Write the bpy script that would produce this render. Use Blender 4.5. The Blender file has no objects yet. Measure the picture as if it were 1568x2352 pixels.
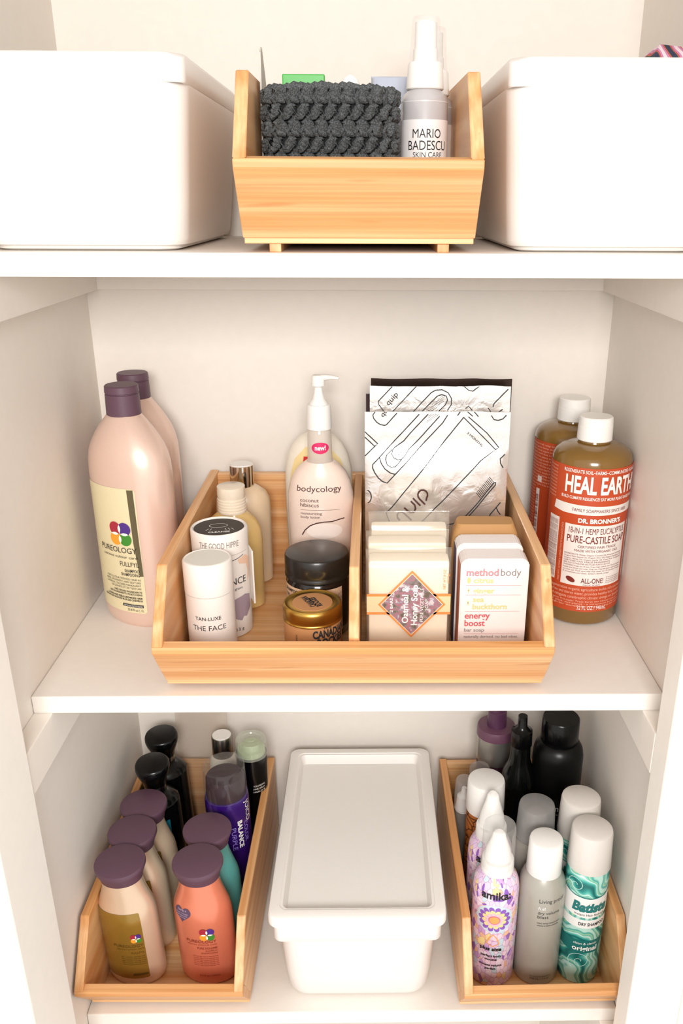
import bpy, bmesh, math, random
from math import sin, cos, pi, radians, atan2, sqrt, hypot
from mathutils import Vector, Matrix, noise
random.seed(7)
S = bpy.context.scene
COL = S.collection

# ------------------------------------------------------------------ camera
cam_d = bpy.data.cameras.new('camera'); cam = bpy.data.objects.new('camera', cam_d); COL.objects.link(cam)
PITCH, YAW, ROLL = radians(21.9783), radians(-0.9649), radians(0.2564)
fwd0 = Vector((-sin(YAW), cos(YAW), 0)); right0 = Vector((cos(YAW), sin(YAW), 0)); up0 = Vector((0, 0, 1))
fw = fwd0 * cos(PITCH) - up0 * sin(PITCH); uu = up0 * cos(PITCH) + fwd0 * sin(PITCH)
rr_ = right0 * cos(ROLL) + uu * sin(ROLL); u2 = -right0 * sin(ROLL) + uu * cos(ROLL)
cam.matrix_world = Matrix(((rr_.x, u2.x, -fw.x, 0.0111), (rr_.y, u2.y, -fw.y, -0.9755), (rr_.z, u2.z, -fw.z, 0.4301), (0, 0, 0, 1)))
cam_d.sensor_fit = 'AUTO'; cam_d.sensor_width = 36; cam_d.lens = 1945.13 / 2352 * 36
cam_d.shift_x = -95.609 / 2352; cam_d.shift_y = 64.91 / 2352
cam_d.clip_start = 0.01
S.camera = cam

# ------------------------------------------------------------------ world, lights, exposure
W = bpy.data.worlds.new('world'); S.world = W; W.use_nodes = True
W.node_tree.nodes['Background'].inputs[0].default_value = (1.0, 0.968, 0.94, 1)
W.node_tree.nodes['Background'].inputs[1].default_value = 0.72
def area(name, loc, target, sx, sy, power, col):
    l = bpy.data.lights.new(name, 'AREA'); l.shape = 'RECTANGLE'; l.size = sx; l.size_y = sy; l.energy = power; l.color = col
    o = bpy.data.objects.new(name, l); COL.objects.link(o); o.location = loc
    o.rotation_euler = (Vector(target) - Vector(loc)).to_track_quat('-Z', 'Y').to_euler(); return o
area('room_light', (0.03, -1.70, 0.66), (0, -0.1, -0.02), 0.50, 0.38, 13.5, (1.0, 0.968, 0.94))
S.view_settings.view_transform = 'Standard'; S.view_settings.look = 'None'
S.view_settings.gamma = 1; S.view_settings.use_curve_mapping = False
S.view_settings.exposure = 0.60

# ------------------------------------------------------------------ materials
def lin(h):
    h = h.lstrip('#'); o = []
    for i in (0, 2, 4):
        c = int(h[i:i + 2], 16) / 255; o.append(c / 12.92 if c <= .04045 else ((c + .055) / 1.055) ** 2.4)
    return (*o, 1)
MATS = {}
def mat(name, col, rough=.5, metal=0, coat=0, bump=0, bscale=200, trans=0, sss=0, alpha=None, spec=.5):
    if name in MATS: return MATS[name]
    m = bpy.data.materials.new(name); m.use_nodes = True; N = m.node_tree.nodes; L = m.node_tree.links
    p = N['Principled BSDF']; c = lin(col) if isinstance(col, str) else col
    tc = N.new('ShaderNodeTexCoord'); nz = N.new('ShaderNodeTexNoise'); nz.inputs['Scale'].default_value = bscale
    nz.inputs['Detail'].default_value = 4
    L.new(tc.outputs['Object'], nz.inputs['Vector'])
    mx = N.new('ShaderNodeMixRGB'); mx.blend_type = 'MULTIPLY'; mx.inputs[0].default_value = .06
    mx.inputs[1].default_value = c; L.new(nz.outputs['Fac'], mx.inputs[2]); L.new(mx.outputs[0], p.inputs['Base Color'])
    p.inputs['Roughness'].default_value = rough; p.inputs['Metallic'].default_value = metal
    p.inputs['Coat Weight'].default_value = coat; p.inputs['Coat Roughness'].default_value = .12
    p.inputs['Specular IOR Level'].default_value = spec
    p.inputs['Transmission Weight'].default_value = trans
    if sss: p.inputs['Subsurface Weight'].default_value = sss; p.inputs['Subsurface Scale'].default_value = .01
    if bump:
        b = N.new('ShaderNodeBump'); b.inputs['Strength'].default_value = bump; b.inputs['Distance'].default_value = .0006
        L.new(nz.outputs['Fac'], b.inputs['Height']); L.new(b.outputs[0], p.inputs['Normal'])
    if alpha is not None: p.inputs['Alpha'].default_value = alpha
    MATS[name] = m; return m
def clear(name, col='#ffffff', dens=.12, rough=.08):
    """thin clear plastic: mostly transparent, glossy at grazing angles, faint body"""
    if name in MATS: return MATS[name]
    m = bpy.data.materials.new(name); m.use_nodes = True; N = m.node_tree.nodes; L = m.node_tree.links; N.clear()
    out = N.new('ShaderNodeOutputMaterial'); t = N.new('ShaderNodeBsdfTransparent'); g = N.new('ShaderNodeBsdfGlossy')
    d = N.new('ShaderNodeBsdfDiffuse'); lw = N.new('ShaderNodeLayerWeight'); lw.inputs[0].default_value = .22
    g.inputs['Roughness'].default_value = rough; d.inputs[0].default_value = lin(col); g.inputs[0].default_value = (.95, .95, .95, 1)
    m1 = N.new('ShaderNodeMixShader'); m1.inputs[0].default_value = dens; m2 = N.new('ShaderNodeMixShader')
    L.new(t.outputs[0], m1.inputs[1]); L.new(d.outputs[0], m1.inputs[2])
    mul = N.new('ShaderNodeMath'); mul.operation = 'MULTIPLY_ADD'; mul.inputs[1].default_value = .26; mul.inputs[2].default_value = .03
    L.new(lw.outputs['Facing'], mul.inputs[0]); L.new(mul.outputs[0], m2.inputs[0])
    L.new(m1.outputs[0], m2.inputs[1]); L.new(g.outputs[0], m2.inputs[2]); L.new(m2.outputs[0], out.inputs[0])
    MATS[name] = m; return m
def bamboo(name, axis, seed=0):
    m = bpy.data.materials.new(name); m.use_nodes = True; N = m.node_tree.nodes; L = m.node_tree.links; p = N['Principled BSDF']
    tc = N.new('ShaderNodeTexCoord')
    def noi(sc, det, off=0):
        mp = N.new('ShaderNodeMapping'); mp.inputs['Scale'].default_value = sc; mp.inputs['Location'].default_value = (off + seed, off, off + seed * 2)
        n = N.new('ShaderNodeTexNoise'); n.inputs['Scale'].default_value = 1; n.inputs['Detail'].default_value = det
        L.new(tc.outputs['Object'], mp.inputs[0]); L.new(mp.outputs[0], n.inputs[0]); return n
    lo, hi = 5, 420
    sc = [hi, hi, hi]; sc['XYZ'.index(axis)] = lo
    if axis == 'Y': sc = [360, 7, 75]
    fine = noi(sc, 5)
    sc2 = [75, 75, 75]; sc2['XYZ'.index(axis)] = 1.2
    strips = noi(sc2, 0, 3.3)
    knots = noi([(9 if a == axis else 110) for a in 'XYZ'], 1, 9.1)
    def mixc(fac, a, b):
        r = N.new('ShaderNodeValToRGB'); r.color_ramp.elements[0].color = lin(a); r.color_ramp.elements[1].color = lin(b)
        r.color_ramp.elements[0].position = .36; r.color_ramp.elements[1].position = .64; L.new(fac, r.inputs[0]); return r
    r1 = mixc(strips.outputs['Fac'], '#d99e62', '#e8ba86')
    r2 = mixc(fine.outputs['Fac'], '#d6b294', '#ffffff')
    mx = N.new('ShaderNodeMixRGB'); mx.blend_type = 'MULTIPLY'; mx.inputs[0].default_value = .42
    L.new(r1.outputs[0], mx.inputs[1]); L.new(r2.outputs[0], mx.inputs[2])
    rk = N.new('ShaderNodeValToRGB'); rk.color_ramp.elements[0].position = .69; rk.color_ramp.elements[1].position = .76
    L.new(knots.outputs['Fac'], rk.inputs[0])
    mk = N.new('ShaderNodeMixRGB'); mk.inputs[2].default_value = lin('#b06c2c'); L.new(rk.outputs[0], mk.inputs[0])
    mm = N.new('ShaderNodeMath'); mm.operation = 'MULTIPLY'; mm.inputs[1].default_value = .5
    L.new(rk.outputs[0], mm.inputs[0]); L.new(mm.outputs[0], mk.inputs[0])
    L.new(mx.outputs[0], mk.inputs[1]); L.new(mk.outputs[0], p.inputs['Base Color'])
    p.inputs['Roughness'].default_value = .42; p.inputs['Coat Weight'].default_value = .15; p.inputs['Coat Roughness'].default_value = .3
    b = N.new('ShaderNodeBump'); b.inputs['Strength'].default_value = .15; b.inputs['Distance'].default_value = .0003
    L.new(fine.outputs['Fac'], b.inputs['Height']); L.new(b.outputs[0], p.inputs['Normal'])
    return m
BX, BY = bamboo('bamboo_lengthwise', 'X'), bamboo('bamboo_deep', 'Y', 4)
def paint(name, col):
    m = mat(name, col, .55, bump=.25, bscale=90); return m
WALL = paint('wall_paint', '#ece5dc'); SHELF = paint('shelf_paint', '#ede7df'); TRIM = paint('trim_paint', '#f6f2ea')
PLAS = mat('white_bin_plastic', '#ebe6e0', .38, bump=.12, bscale=900, sss=.05)
WHT = mat('white_plastic', '#f2efea', .35); INK = mat('black_ink', '#1d1a19', .6); WINK = mat('white_ink', '#f4f1ec', .6)
PURP = mat('plum_cap_plastic', '#5d4150', .45, bump=.15, bscale=1500); BLK = mat('glossy_black_plastic', '#060607', .22, coat=.12, spec=.3)
CHR = mat('chrome', '#e8e2d8', .1, 1); GOLD = mat('brushed_gold_metal', '#c9a04e', .3, 1)
CLR = clear('clear_plastic'); CLRF = clear('frosted_clear_plastic', '#e9e6e2', .45, .3)

# ------------------------------------------------------------------ object helpers
def setp(o, label=None, cat=None, group=None, kind=None):
    if label: o['label'] = label
    if cat: o['category'] = cat
    if group: o['group'] = group
    if kind: o['kind'] = kind
    return o
def thing(name, label, cat, loc, rz=0, group=None, tilt=(0, 0)):
    o = bpy.data.objects.new(name, None); COL.objects.link(o); o.empty_display_size = .02
    o.location = loc; o.rotation_euler = (radians(tilt[0]), radians(tilt[1]), radians(rz))
    return setp(o, label, cat, group)
def link(name, bm, m, parent=None, smooth=35, label=None):
    me = bpy.data.meshes.new(name)
    bmesh.ops.recalc_face_normals(bm, faces=bm.faces[:]); bm.to_mesh(me); bm.free()
    for p in me.polygons: p.use_smooth = smooth > 0
    if smooth: me.set_sharp_from_angle(angle=radians(smooth))
    me.materials.append(m); o = bpy.data.objects.new(name, me); COL.objects.link(o)
    if parent: o.parent = parent
    if label: o['label'] = label
    return o
def raw(name, vs, fs, m, parent=None, smooth=0):
    me = bpy.data.meshes.new(name); me.from_pydata([tuple(v) for v in vs], [], fs); me.update()
    if smooth: 
        for p in me.polygons: p.use_smooth = True
    me.materials.append(m); o = bpy.data.objects.new(name, me); COL.objects.link(o)
    if parent: o.parent = parent
    return o
def ring_e(a, b, n=64, pw=2.0):
    o = []
    for i in range(n):
        t = 2 * pi * i / n; s, c = sin(t), cos(t); e = 2 / pw
        o.append((a * math.copysign(abs(s) ** e, s), -b * math.copysign(abs(c) ** e, c)))
    return o
def ring_r(a, b, r, n=6):
    o = []; r = min(r, a, b)
    for cx, cy, t0 in ((a - r, b - r, 0), (-a + r, b - r, pi / 2), (-a + r, -b + r, pi), (a - r, -b + r, 1.5 * pi)):
        for i in range(n + 1):
            t = t0 + pi / 2 * i / n; o.append((cx + r * cos(t), cy + r * sin(t)))
    return o
def loft(bm, rings, close=True):
    """rings: list of (z, [(x,y)..]) or list of 3-D points"""
    prev = None; first = None
    for rg in rings:
        vs = [bm.verts.new((p[0], p[1], rg[0]) if not isinstance(p, Vector) else p) for p in rg[1]]
        if prev:
            n = len(vs)
            for i in range(n): bm.faces.new((prev[i], prev[(i + 1) % n], vs[(i + 1) % n], vs[i]))
        else: first = vs
        prev = vs
    if close: bm.faces.new(first); bm.faces.new(prev)
    return bm
def box(bm, x0, x1, y0, y1, z0, z1, bev=0):
    r = bmesh.ops.create_cube(bm, size=1); vs = r['verts']
    for v in vs: v.co = Vector(((x0 + x1) / 2 + v.co.x * (x1 - x0), (y0 + y1) / 2 + v.co.y * (y1 - y0), (z0 + z1) / 2 + v.co.z * (z1 - z0)))
    if bev:
        es = list({e for v in vs for e in v.link_edges}); bmesh.ops.bevel(bm, geom=es, offset=bev, segments=2, affect='EDGES', profile=.6)
    return bm
def B(*a, **k): return box(bmesh.new(), *a, **k)
def prism_x(poly, x0, x1, bev=.0008):
    bm = bmesh.new(); a = [bm.verts.new((x0, y, z)) for y, z in poly]; b = [bm.verts.new((x1, y, z)) for y, z in poly]; n = len(poly)
    bm.faces.new(a); bm.faces.new(b[::-1])
    for i in range(n): bm.faces.new((a[i], a[(i + 1) % n], b[(i + 1) % n], b[i]))
    if bev: bmesh.ops.bevel(bm, geom=bm.edges[:], offset=bev, segments=1, affect='EDGES')
    return bm
def tube(bm, pts, rad, n=8, flat=1.0):
    pts = [Vector(p) for p in pts]; rads = rad if isinstance(rad, (list, tuple)) else [rad] * len(pts); rings = []
    for i, p in enumerate(pts):
        d = (pts[min(i + 1, len(pts) - 1)] - pts[max(i - 1, 0)]).normalized()
        a = d.cross(Vector((0, 0, 1)));  a = a.normalized() if a.length > 1e-4 else Vector((1, 0, 0)); b = d.cross(a)
        rings.append((0, [p + (a * cos(2 * pi * k / n) + b * sin(2 * pi * k / n) * flat) * rads[i] for k in range(n)]))
    return loft(bm, rings)

class Body:
    """a turned or oval solid: prof = [(z, a, b)], front is -Y, u runs along the front from its middle"""
    def __init__(s, prof, pw=2.0, n=64):
        s.p = [(q if len(q) == 3 else (q[0], q[1], q[1])) for q in prof]; s.pw = pw; s.n = n
        k = max(s.p, key=lambda q: q[1]); s.S = [0]; s.T = [0]; last = s.pt(0, k[1], k[2])
        for i in range(1, 181):
            t = pi * i / 180; c = s.pt(t, k[1], k[2]); s.S.append(s.S[-1] + hypot(c[0] - last[0], c[1] - last[1])); s.T.append(t); last = c
    def pt(s, t, a, b):
        e = 2 / s.pw; S_, C_ = sin(t), cos(t); return (a * math.copysign(abs(S_) ** e, S_), -b * math.copysign(abs(C_) ** e, C_))
    def mesh(s):
        return loft(bmesh.new(), [(z, ring_e(a, b, s.n, s.pw)) for z, a, b in s.p])
    def phi(s, u):
        x = min(abs(u), s.S[-1] * .999); lo, hi = 0, 180
        while hi - lo > 1:
            m = (lo + hi) // 2
            if s.S[m] <= x: lo = m
            else: hi = m
        f = (x - s.S[lo]) / max(1e-9, s.S[hi] - s.S[lo]); return math.copysign(s.T[lo] + f * (s.T[hi] - s.T[lo]), u)
    def map(s, u, z, off):
        P = s.p; i = 0
        while i < len(P) - 2 and z > P[i + 1][0]: i += 1
        f = max(0, min(1, (z - P[i][0]) / max(1e-9, P[i + 1][0] - P[i][0])))
        a = P[i][1] + f * (P[i + 1][1] - P[i][1]) + off; b = P[i][2] + f * (P[i + 1][2] - P[i][2]) + off
        x, y = s.pt(s.phi(u), a, b); return (x, y, z)

_tc = {}
def text2d(s, bold):
    k = (s, bold)
    if k in _tc: return _tc[k]
    c = bpy.data.curves.new('t', 'FONT'); c.body = s; c.size = 1; c.resolution_u = 3; c.offset = bold; c.fill_mode = 'FRONT'
    o = bpy.data.objects.new('t', c); COL.objects.link(o); dg = bpy.context.evaluated_depsgraph_get()
    me = bpy.data.meshes.new_from_object(o.evaluated_get(dg))
    v = [(q.co.x, q.co.y) for q in me.vertices]; f = [tuple(p.vertices) for p in me.polygons]
    bpy.data.objects.remove(o); bpy.data.curves.remove(c); bpy.data.meshes.remove(me)
    _tc[k] = (v, f); return _tc[k]
class Layer:
    """flat print: 2-D art laid onto a surface by a mapper"""
    def __init__(s, name, m, off=.0004, du=.0025, dv=0): s.n, s.m, s.off, s.du, s.dv = name, m, off, du, dv; s.v = []; s.f = []
    def add(s, v, f): k = len(s.v); s.v += v; s.f += [tuple(i + k for i in q) for q in f]; return s
    def text(s, t, h, x, y, w=None, al='L', bold=0, rot=0, shear=0):
        v, f = text2d(t, bold)
        if not v: return s
        x0 = min(p[0] for p in v); x1 = max(p[0] for p in v); k = h / .70; kx = (w / (x1 - x0)) if w else k
        a = {'L': x0, 'R': x1, 'C': (x0 + x1) / 2}[al]; c, n = cos(rot), sin(rot)
        q = [((p[0] - a) * kx + shear * p[1] * k, p[1] * k) for p in v]
        return s.add([(x + p[0] * c - p[1] * n, y + p[0] * n + p[1] * c) for p in q], f)
    def rect(s, x0, y0, x1, y1): return s.add([(x0, y0), (x1, y0), (x1, y1), (x0, y1)], [(0, 1, 2, 3)])
    def rrect(s, x0, y0, x1, y1, r):
        return s.poly([((x0 + x1) / 2 + p[0], (y0 + y1) / 2 + p[1]) for p in ring_r((x1 - x0) / 2, (y1 - y0) / 2, r)])
    def poly(s, pts): return s.add(list(pts), [tuple(range(len(pts)))])
    def disc(s, x, y, rx, ry=None, n=24, rot=0):
        ry = ry or rx; return s.poly([(x + rx * cos(t) * cos(rot) - ry * sin(t) * sin(rot), y + rx * cos(t) * sin(rot) + ry * sin(t) * cos(rot)) for t in [2 * pi * i / n for i in range(n)]])
    def line(s, pts, w):
        v = []; f = []; n = len(pts)
        for i, p in enumerate(pts):
            a = pts[max(0, i - 1)]; b = pts[min(n - 1, i + 1)]; d = hypot(b[0] - a[0], b[1] - a[1]) or 1
            nx, ny = -(b[1] - a[1]) / d * w / 2, (b[0] - a[0]) / d * w / 2
            v += [(p[0] + nx, p[1] + ny), (p[0] - nx, p[1] - ny)]
            if i: f.append((2 * i - 2, 2 * i - 1, 2 * i + 1, 2 * i))
        return s.add(v, f)
    def para(s, lines, h, x, y, dy, w=None, al='L', bold=0):
        for i, t in enumerate(lines): s.text(t, h, x, y - i * dy, None, al, bold)
        return s
    def build(s, mp, parent, label=None, ext=0):
        bm = bmesh.new(); vs = [bm.verts.new((p[0], p[1], 0)) for p in s.v]
        for q in s.f:
            try: bm.faces.new([vs[i] for i in q])
            except ValueError: pass
        big = [f for f in bm.faces if len(f.verts) > 4]
        if big: bmesh.ops.triangulate(bm, faces=big)
        for step, ax in ((s.du, 0), (s.dv, 1)):
            if not step or not s.v: continue
            lo = min(p[ax] for p in s.v); hi = max(p[ax] for p in s.v); k = math.ceil(lo / step)
            while k * step < hi:
                co = [0, 0, 0]; co[ax] = k * step; no = [0, 0, 0]; no[ax] = 1
                bmesh.ops.bisect_plane(bm, geom=bm.verts[:] + bm.edges[:] + bm.faces[:], plane_co=co, plane_no=no, dist=1e-7); k += 1
        for v in bm.verts: v.co = Vector(mp(v.co.x, v.co.y, s.off))
        me = bpy.data.meshes.new(s.n); bm.to_mesh(me); bm.free(); me.materials.append(s.m)
        for p in me.polygons: p.use_smooth = s.n == 'label'
        o = bpy.data.objects.new(s.n, me); COL.objects.link(o); o.parent = parent
        if label: o['label'] = label
        return o
def fillers(n, wds, seed):
    r = random.Random(seed); return [' '.join(r.choice(wds) for _ in range(n)) for _ in range(40)]

# ------------------------------------------------------------------ the closet
XL, XR, YB, YF = -.3039, .2865, .008, -.2967
Z1, Z2, Z3 = .3914, 0.0, -.4103; TH = .018; ZT, ZB = .85, -1.3
def struct(name, bm, m, kind='structure'): o = link(name, bm, m, smooth=0); o['kind'] = kind; return o
struct('wall_back', B(XL - .02, XR + .02, YB, YB + .02, ZB, ZT), WALL)
struct('wall_left', B(XL - .02, XL, -.3635, YB, ZB, ZT), WALL)
struct('wall_right', B(XR, XR + .02, -.3343, YB, ZB, ZT), WALL)
struct('ceiling', B(XL, XR, -.30, YB, .79, .808), WALL)
struct('floor', B(-.5, .5, -.6, YB + .02, ZB - .02, ZB), paint('floor_paint', '#d9d0c4'))
def casing(name, x0, x1, xs, y0, y1, side):
    o = struct(name, B(x0, x1, y0, y1, ZB, ZT, bev=.002), TRIM)
    b = link('casing_bead', B(*xs, y0 - .008, y0, ZB, ZT, bev=.002), TRIM, o, 0); return o
casing('trim_1', -.36, -.2840, (-.36, -.33), -.440, -.3635, -1)
casing('trim_2', .2690, .34, (.32, .34), -.368, -.3343, 1)
n_tr = 3
for zt, nm in ((Z1, 'top'), (Z2, 'middle'), (Z3, 'bottom')):
    lab = {'top': 'topmost white painted shelf board, under the two tall open bins', 'middle': 'middle white painted shelf board, under the wide divided wooden tray', 'bottom': 'lowest white painted shelf board, under the lidded bin and two narrow trays'}[nm]
    o = thing('shelf', lab, 'shelf', (0, 0, zt), group='painted closet shelves')
    link('board', B(XL + .0004, XR - .0004, YF, YB - .0004, -TH, 0, bev=.0012), SHELF, o, 0)
    c = .0178; h = .0371 if zt > .1 else .0435 if zt == 0 else .0371
    struct(f'trim_{n_tr}', B(XL, XL + c, -.3635, YB - c, zt - TH - h, zt - TH, bev=.001), WALL); n_tr += 1
    struct(f'trim_{n_tr}', B(XR - c, XR, -.3343, YB - c, zt - TH - h, zt - TH, bev=.001), WALL); n_tr += 1
    struct(f'trim_{n_tr}', B(XL, XR, YB - c, YB, zt - TH - h, zt - TH, bev=.001), WALL); n_tr += 1

# ------------------------------------------------------------------ white bins
def bin_(label, x, y, z, wr, wb, dr, db, h, group=None, band=.019, ins=0):
    o = thing('storage_bin', label, 'bin', (x, y, z), group=group)
    R = .022; t = .003
    def at(k, e=0): return (wb + (wr - wb) * k) / 2 + e, (db + (dr - db) * k) / 2 + e
    rg = []
    hb = h - band
    a, b = at(0); rg += [(.0, ring_r(a - .012, b - .012, R - .008)), (.0015, ring_r(a - .007, b - .007, R - .004)), (.004, ring_r(a - .006, b - .006, R - .003))]
    rg += [(.0045, ring_r(a - .002, b - .002, R)), (.009, ring_r(a, b, R))]
    for k in (.3, .6, .9): a, b = at(k, -ins * k); rg.append((h * k * .9, ring_r(a, b, R)))
    a, b = at(.93, -ins); rg += [(hb - .002, ring_r(a, b, R)), (hb + .001, ring_r(a, b, R))]
    a2, b2 = at(1, -t); rg += [(h - .004, ring_r(a2, b2, R)), (h - .001, ring_r(a2 - .001, b2 - .001, R))]
    a3, b3 = at(.0, -t); rg += [(h - .001, ring_r(a2 - .0025, b2 - .0025, R)), (.02, ring_r(a3 - .001, b3 - .001, R)), (.006, ring_r(a3 - .008, b3 - .008, R - .006))]
    link('bin_body', loft(bmesh.new(), rg), PLAS, o, 50)
    # turned-down rim band with a rounded shoulder
    e = .0; a, b = at(1)
    rr = [(hb, ring_r(a - .003 - ins, b - .003 - ins, .008)), (hb, ring_r(a - .0008, b - .0008, .008)), (hb + .001, ring_r(a, b, .009)), (h - .003, ring_r(a, b, .01)), (h, ring_r(a - .0015, b - .0015, R * .8)), (h, ring_r(a - .004, b - .004, R * .8)), (h - .003, ring_r(a - .0048, b - .0048, R * .8)), (hb + .001, ring_r(a - .0035, b - .0035, R * .7))]
    bm = bmesh.new(); loft(bm, rr, False); link('rim', bm, PLAS, o, 50)
    return o, at
bin_('large white plastic bin at left end of the top shelf, open and plain', -.2105, -.155, Z1, .179, .158, .27, .254, .1345, 'open white bins on the top shelf')
o_r, _ = bin_('large white plastic bin at right end of the top shelf, coloured fabric inside', .1985, -.155, Z1, .173, .157, .27, .254, .133, 'open white bins on the top shelf')
bo, at = bin_('white plastic bin with closed lid, between the two narrow trays', -.0028, -.1625, Z3, .178, .160, .280, .232, .137, None, .0265, .0035)
# lid
lid = bmesh.new(); a, b = .0935, .1465
rg = [(.1355, ring_r(a - .002, b - .002, .012)), (.137, ring_r(a, b, .012)), (.146, ring_r(a, b, .012)), (.149, ring_r(a - .001, b - .001, .012)), (.150, ring_r(a - .003, b - .003, .011)),
      (.150, ring_r(a - .0115, b - .0115, .008)), (.1492, ring_r(a - .012, b - .012, .008)), (.1490, ring_r(a - .0145, b - .0145, .007)), (.1482, ring_r(a - .015, b - .015, .007)),
      (.1375, ring_r(a - .0185, b - .019, .005))]
loft(lid, rg); link('lid', lid, PLAS, bo, 40)

# ------------------------------------------------------------------ bamboo trays
ZI = .0105
def tray(label, x, y, z, rz, w, div=False, group=None, fy=.045):
    o = thing('bamboo_tray', label, 'tray', (x, y, z), rz, group); t = .0095; W2 = w / 2
    side = [(.0105, ZI), (-.0253, .0645), (-.0355, .0645), (.0096, .1245), (.2822, .129), (.2822, ZI)]
    link('side_panel', prism_x(side, -W2, -W2 + t), BY, o, 0); link('side_panel', prism_x(side, W2 - t, W2), BY, o, 0)
    link('front_panel', prism_x([(.0003, ZI), (-.0351, .0581), (-.0355, .0643), (-.0258, .0663), (.0103, ZI)], -W2, W2, .0006), BX, o, 0)
    link('back_panel', B(-W2 + t, W2 - t, .2727, .2820, ZI, .127, bev=.0006), BX, o, 0)
    link('base_panel', B(-W2 + .001, W2 - .001, .001, .2815, .0063, ZI, bev=.0006), BX, o, 0)
    for s in (-1, 1): link('foot', B(s * (W2 - .024) - .0045, s * (W2 - .024) + .0045, fy, .278, 0, .0063, bev=.0006), BY, o, 0)
    if div:
        d = [(.0115, ZI), (-.0246, .0655), (-.0285, .0705), (.0096, .1225), (.2725, .127), (.2725, ZI)]
        link('divider', prism_x(d, -.0045, .0045), BY, o, 0)
    return o
tray('wide bamboo tray with a centre divider on the middle shelf', -.0031, -.2866, 0, -.28, .3543, True)
tray('narrow bamboo tray between the white bins on the top shelf', .0035, -.2883, Z1, .6, .1775, group='narrow bamboo trays', fy=.004)
tray('narrow bamboo tray at left of the bottom shelf, full of purple-capped bottles', -.212, -.2885, Z3, -.68, .1775, group='narrow bamboo trays')
tray('narrow bamboo tray at right of the bottom shelf, full of spray cans', .1975, -.2937, Z3, .75, .1765, group='narrow bamboo trays')
F1, F2, F3 = Z1 + ZI, ZI, Z3 + ZI     # standing heights inside the trays

def part(name, prof, m, parent, label=None, n=48, pw=2, y=0, x=0, rot=None):
    b = Body(prof, pw, n); bm = b.mesh()
    if x or y or rot:
        if rot: bmesh.ops.rotate(bm, verts=bm.verts, cent=(0, 0, prof[0][0]), matrix=Matrix.Rotation(radians(rot[0]), 3, rot[1]))
        bmesh.ops.translate(bm, verts=bm.verts, vec=(x, y, 0))
    link(name, bm, m, parent, 40, label); return b

# ------------------------------------------------------------------ petal emblem of four overlapping circles
EMB = [mat('emblem_red', '#a8243a', .5), mat('emblem_violet', '#4d2a86', .5), mat('emblem_orange', '#eea02e', .5), mat('emblem_green', '#3c8a2c', .5)]
def emblem(mp, parent, x, y, r):
    d = r * .78
    for k, (sx, sy) in enumerate(((-1, 1), (1, 1), (-1, -1), (1, -1))):
        Layer('emblem_petal', EMB[k], .0008).disc(x + sx * d, y + sy * d, r, r, 28).build(mp, parent)
    L = Layer('emblem_lens', WINK, .0012); q = sqrt(r * r - d * d)
    for rot, ox, oy in ((0, 0, 1), (0, 0, -1), (pi / 2, 1, 0), (pi / 2, -1, 0)):
        cx, cy = x + ox * d, y + oy * d; pts = []
        n = 8
        for i in range(n + 1):
            t = -1 + 2 * i / n; s = sqrt(max(0, 1 - t * t * .96)) ; 
            pts.append((t * q, (r - d) * (1 - t * t)))
        pts = pts + [(p[0], -p[1]) for p in pts[-2:0:-1]]
        pts = [(p[1], p[0]) if rot == 0 else (p[0], p[1]) for p in pts]
        L.poly([(cx + p[0], cy + p[1]) for p in pts])
    L.build(mp, parent)

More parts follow.
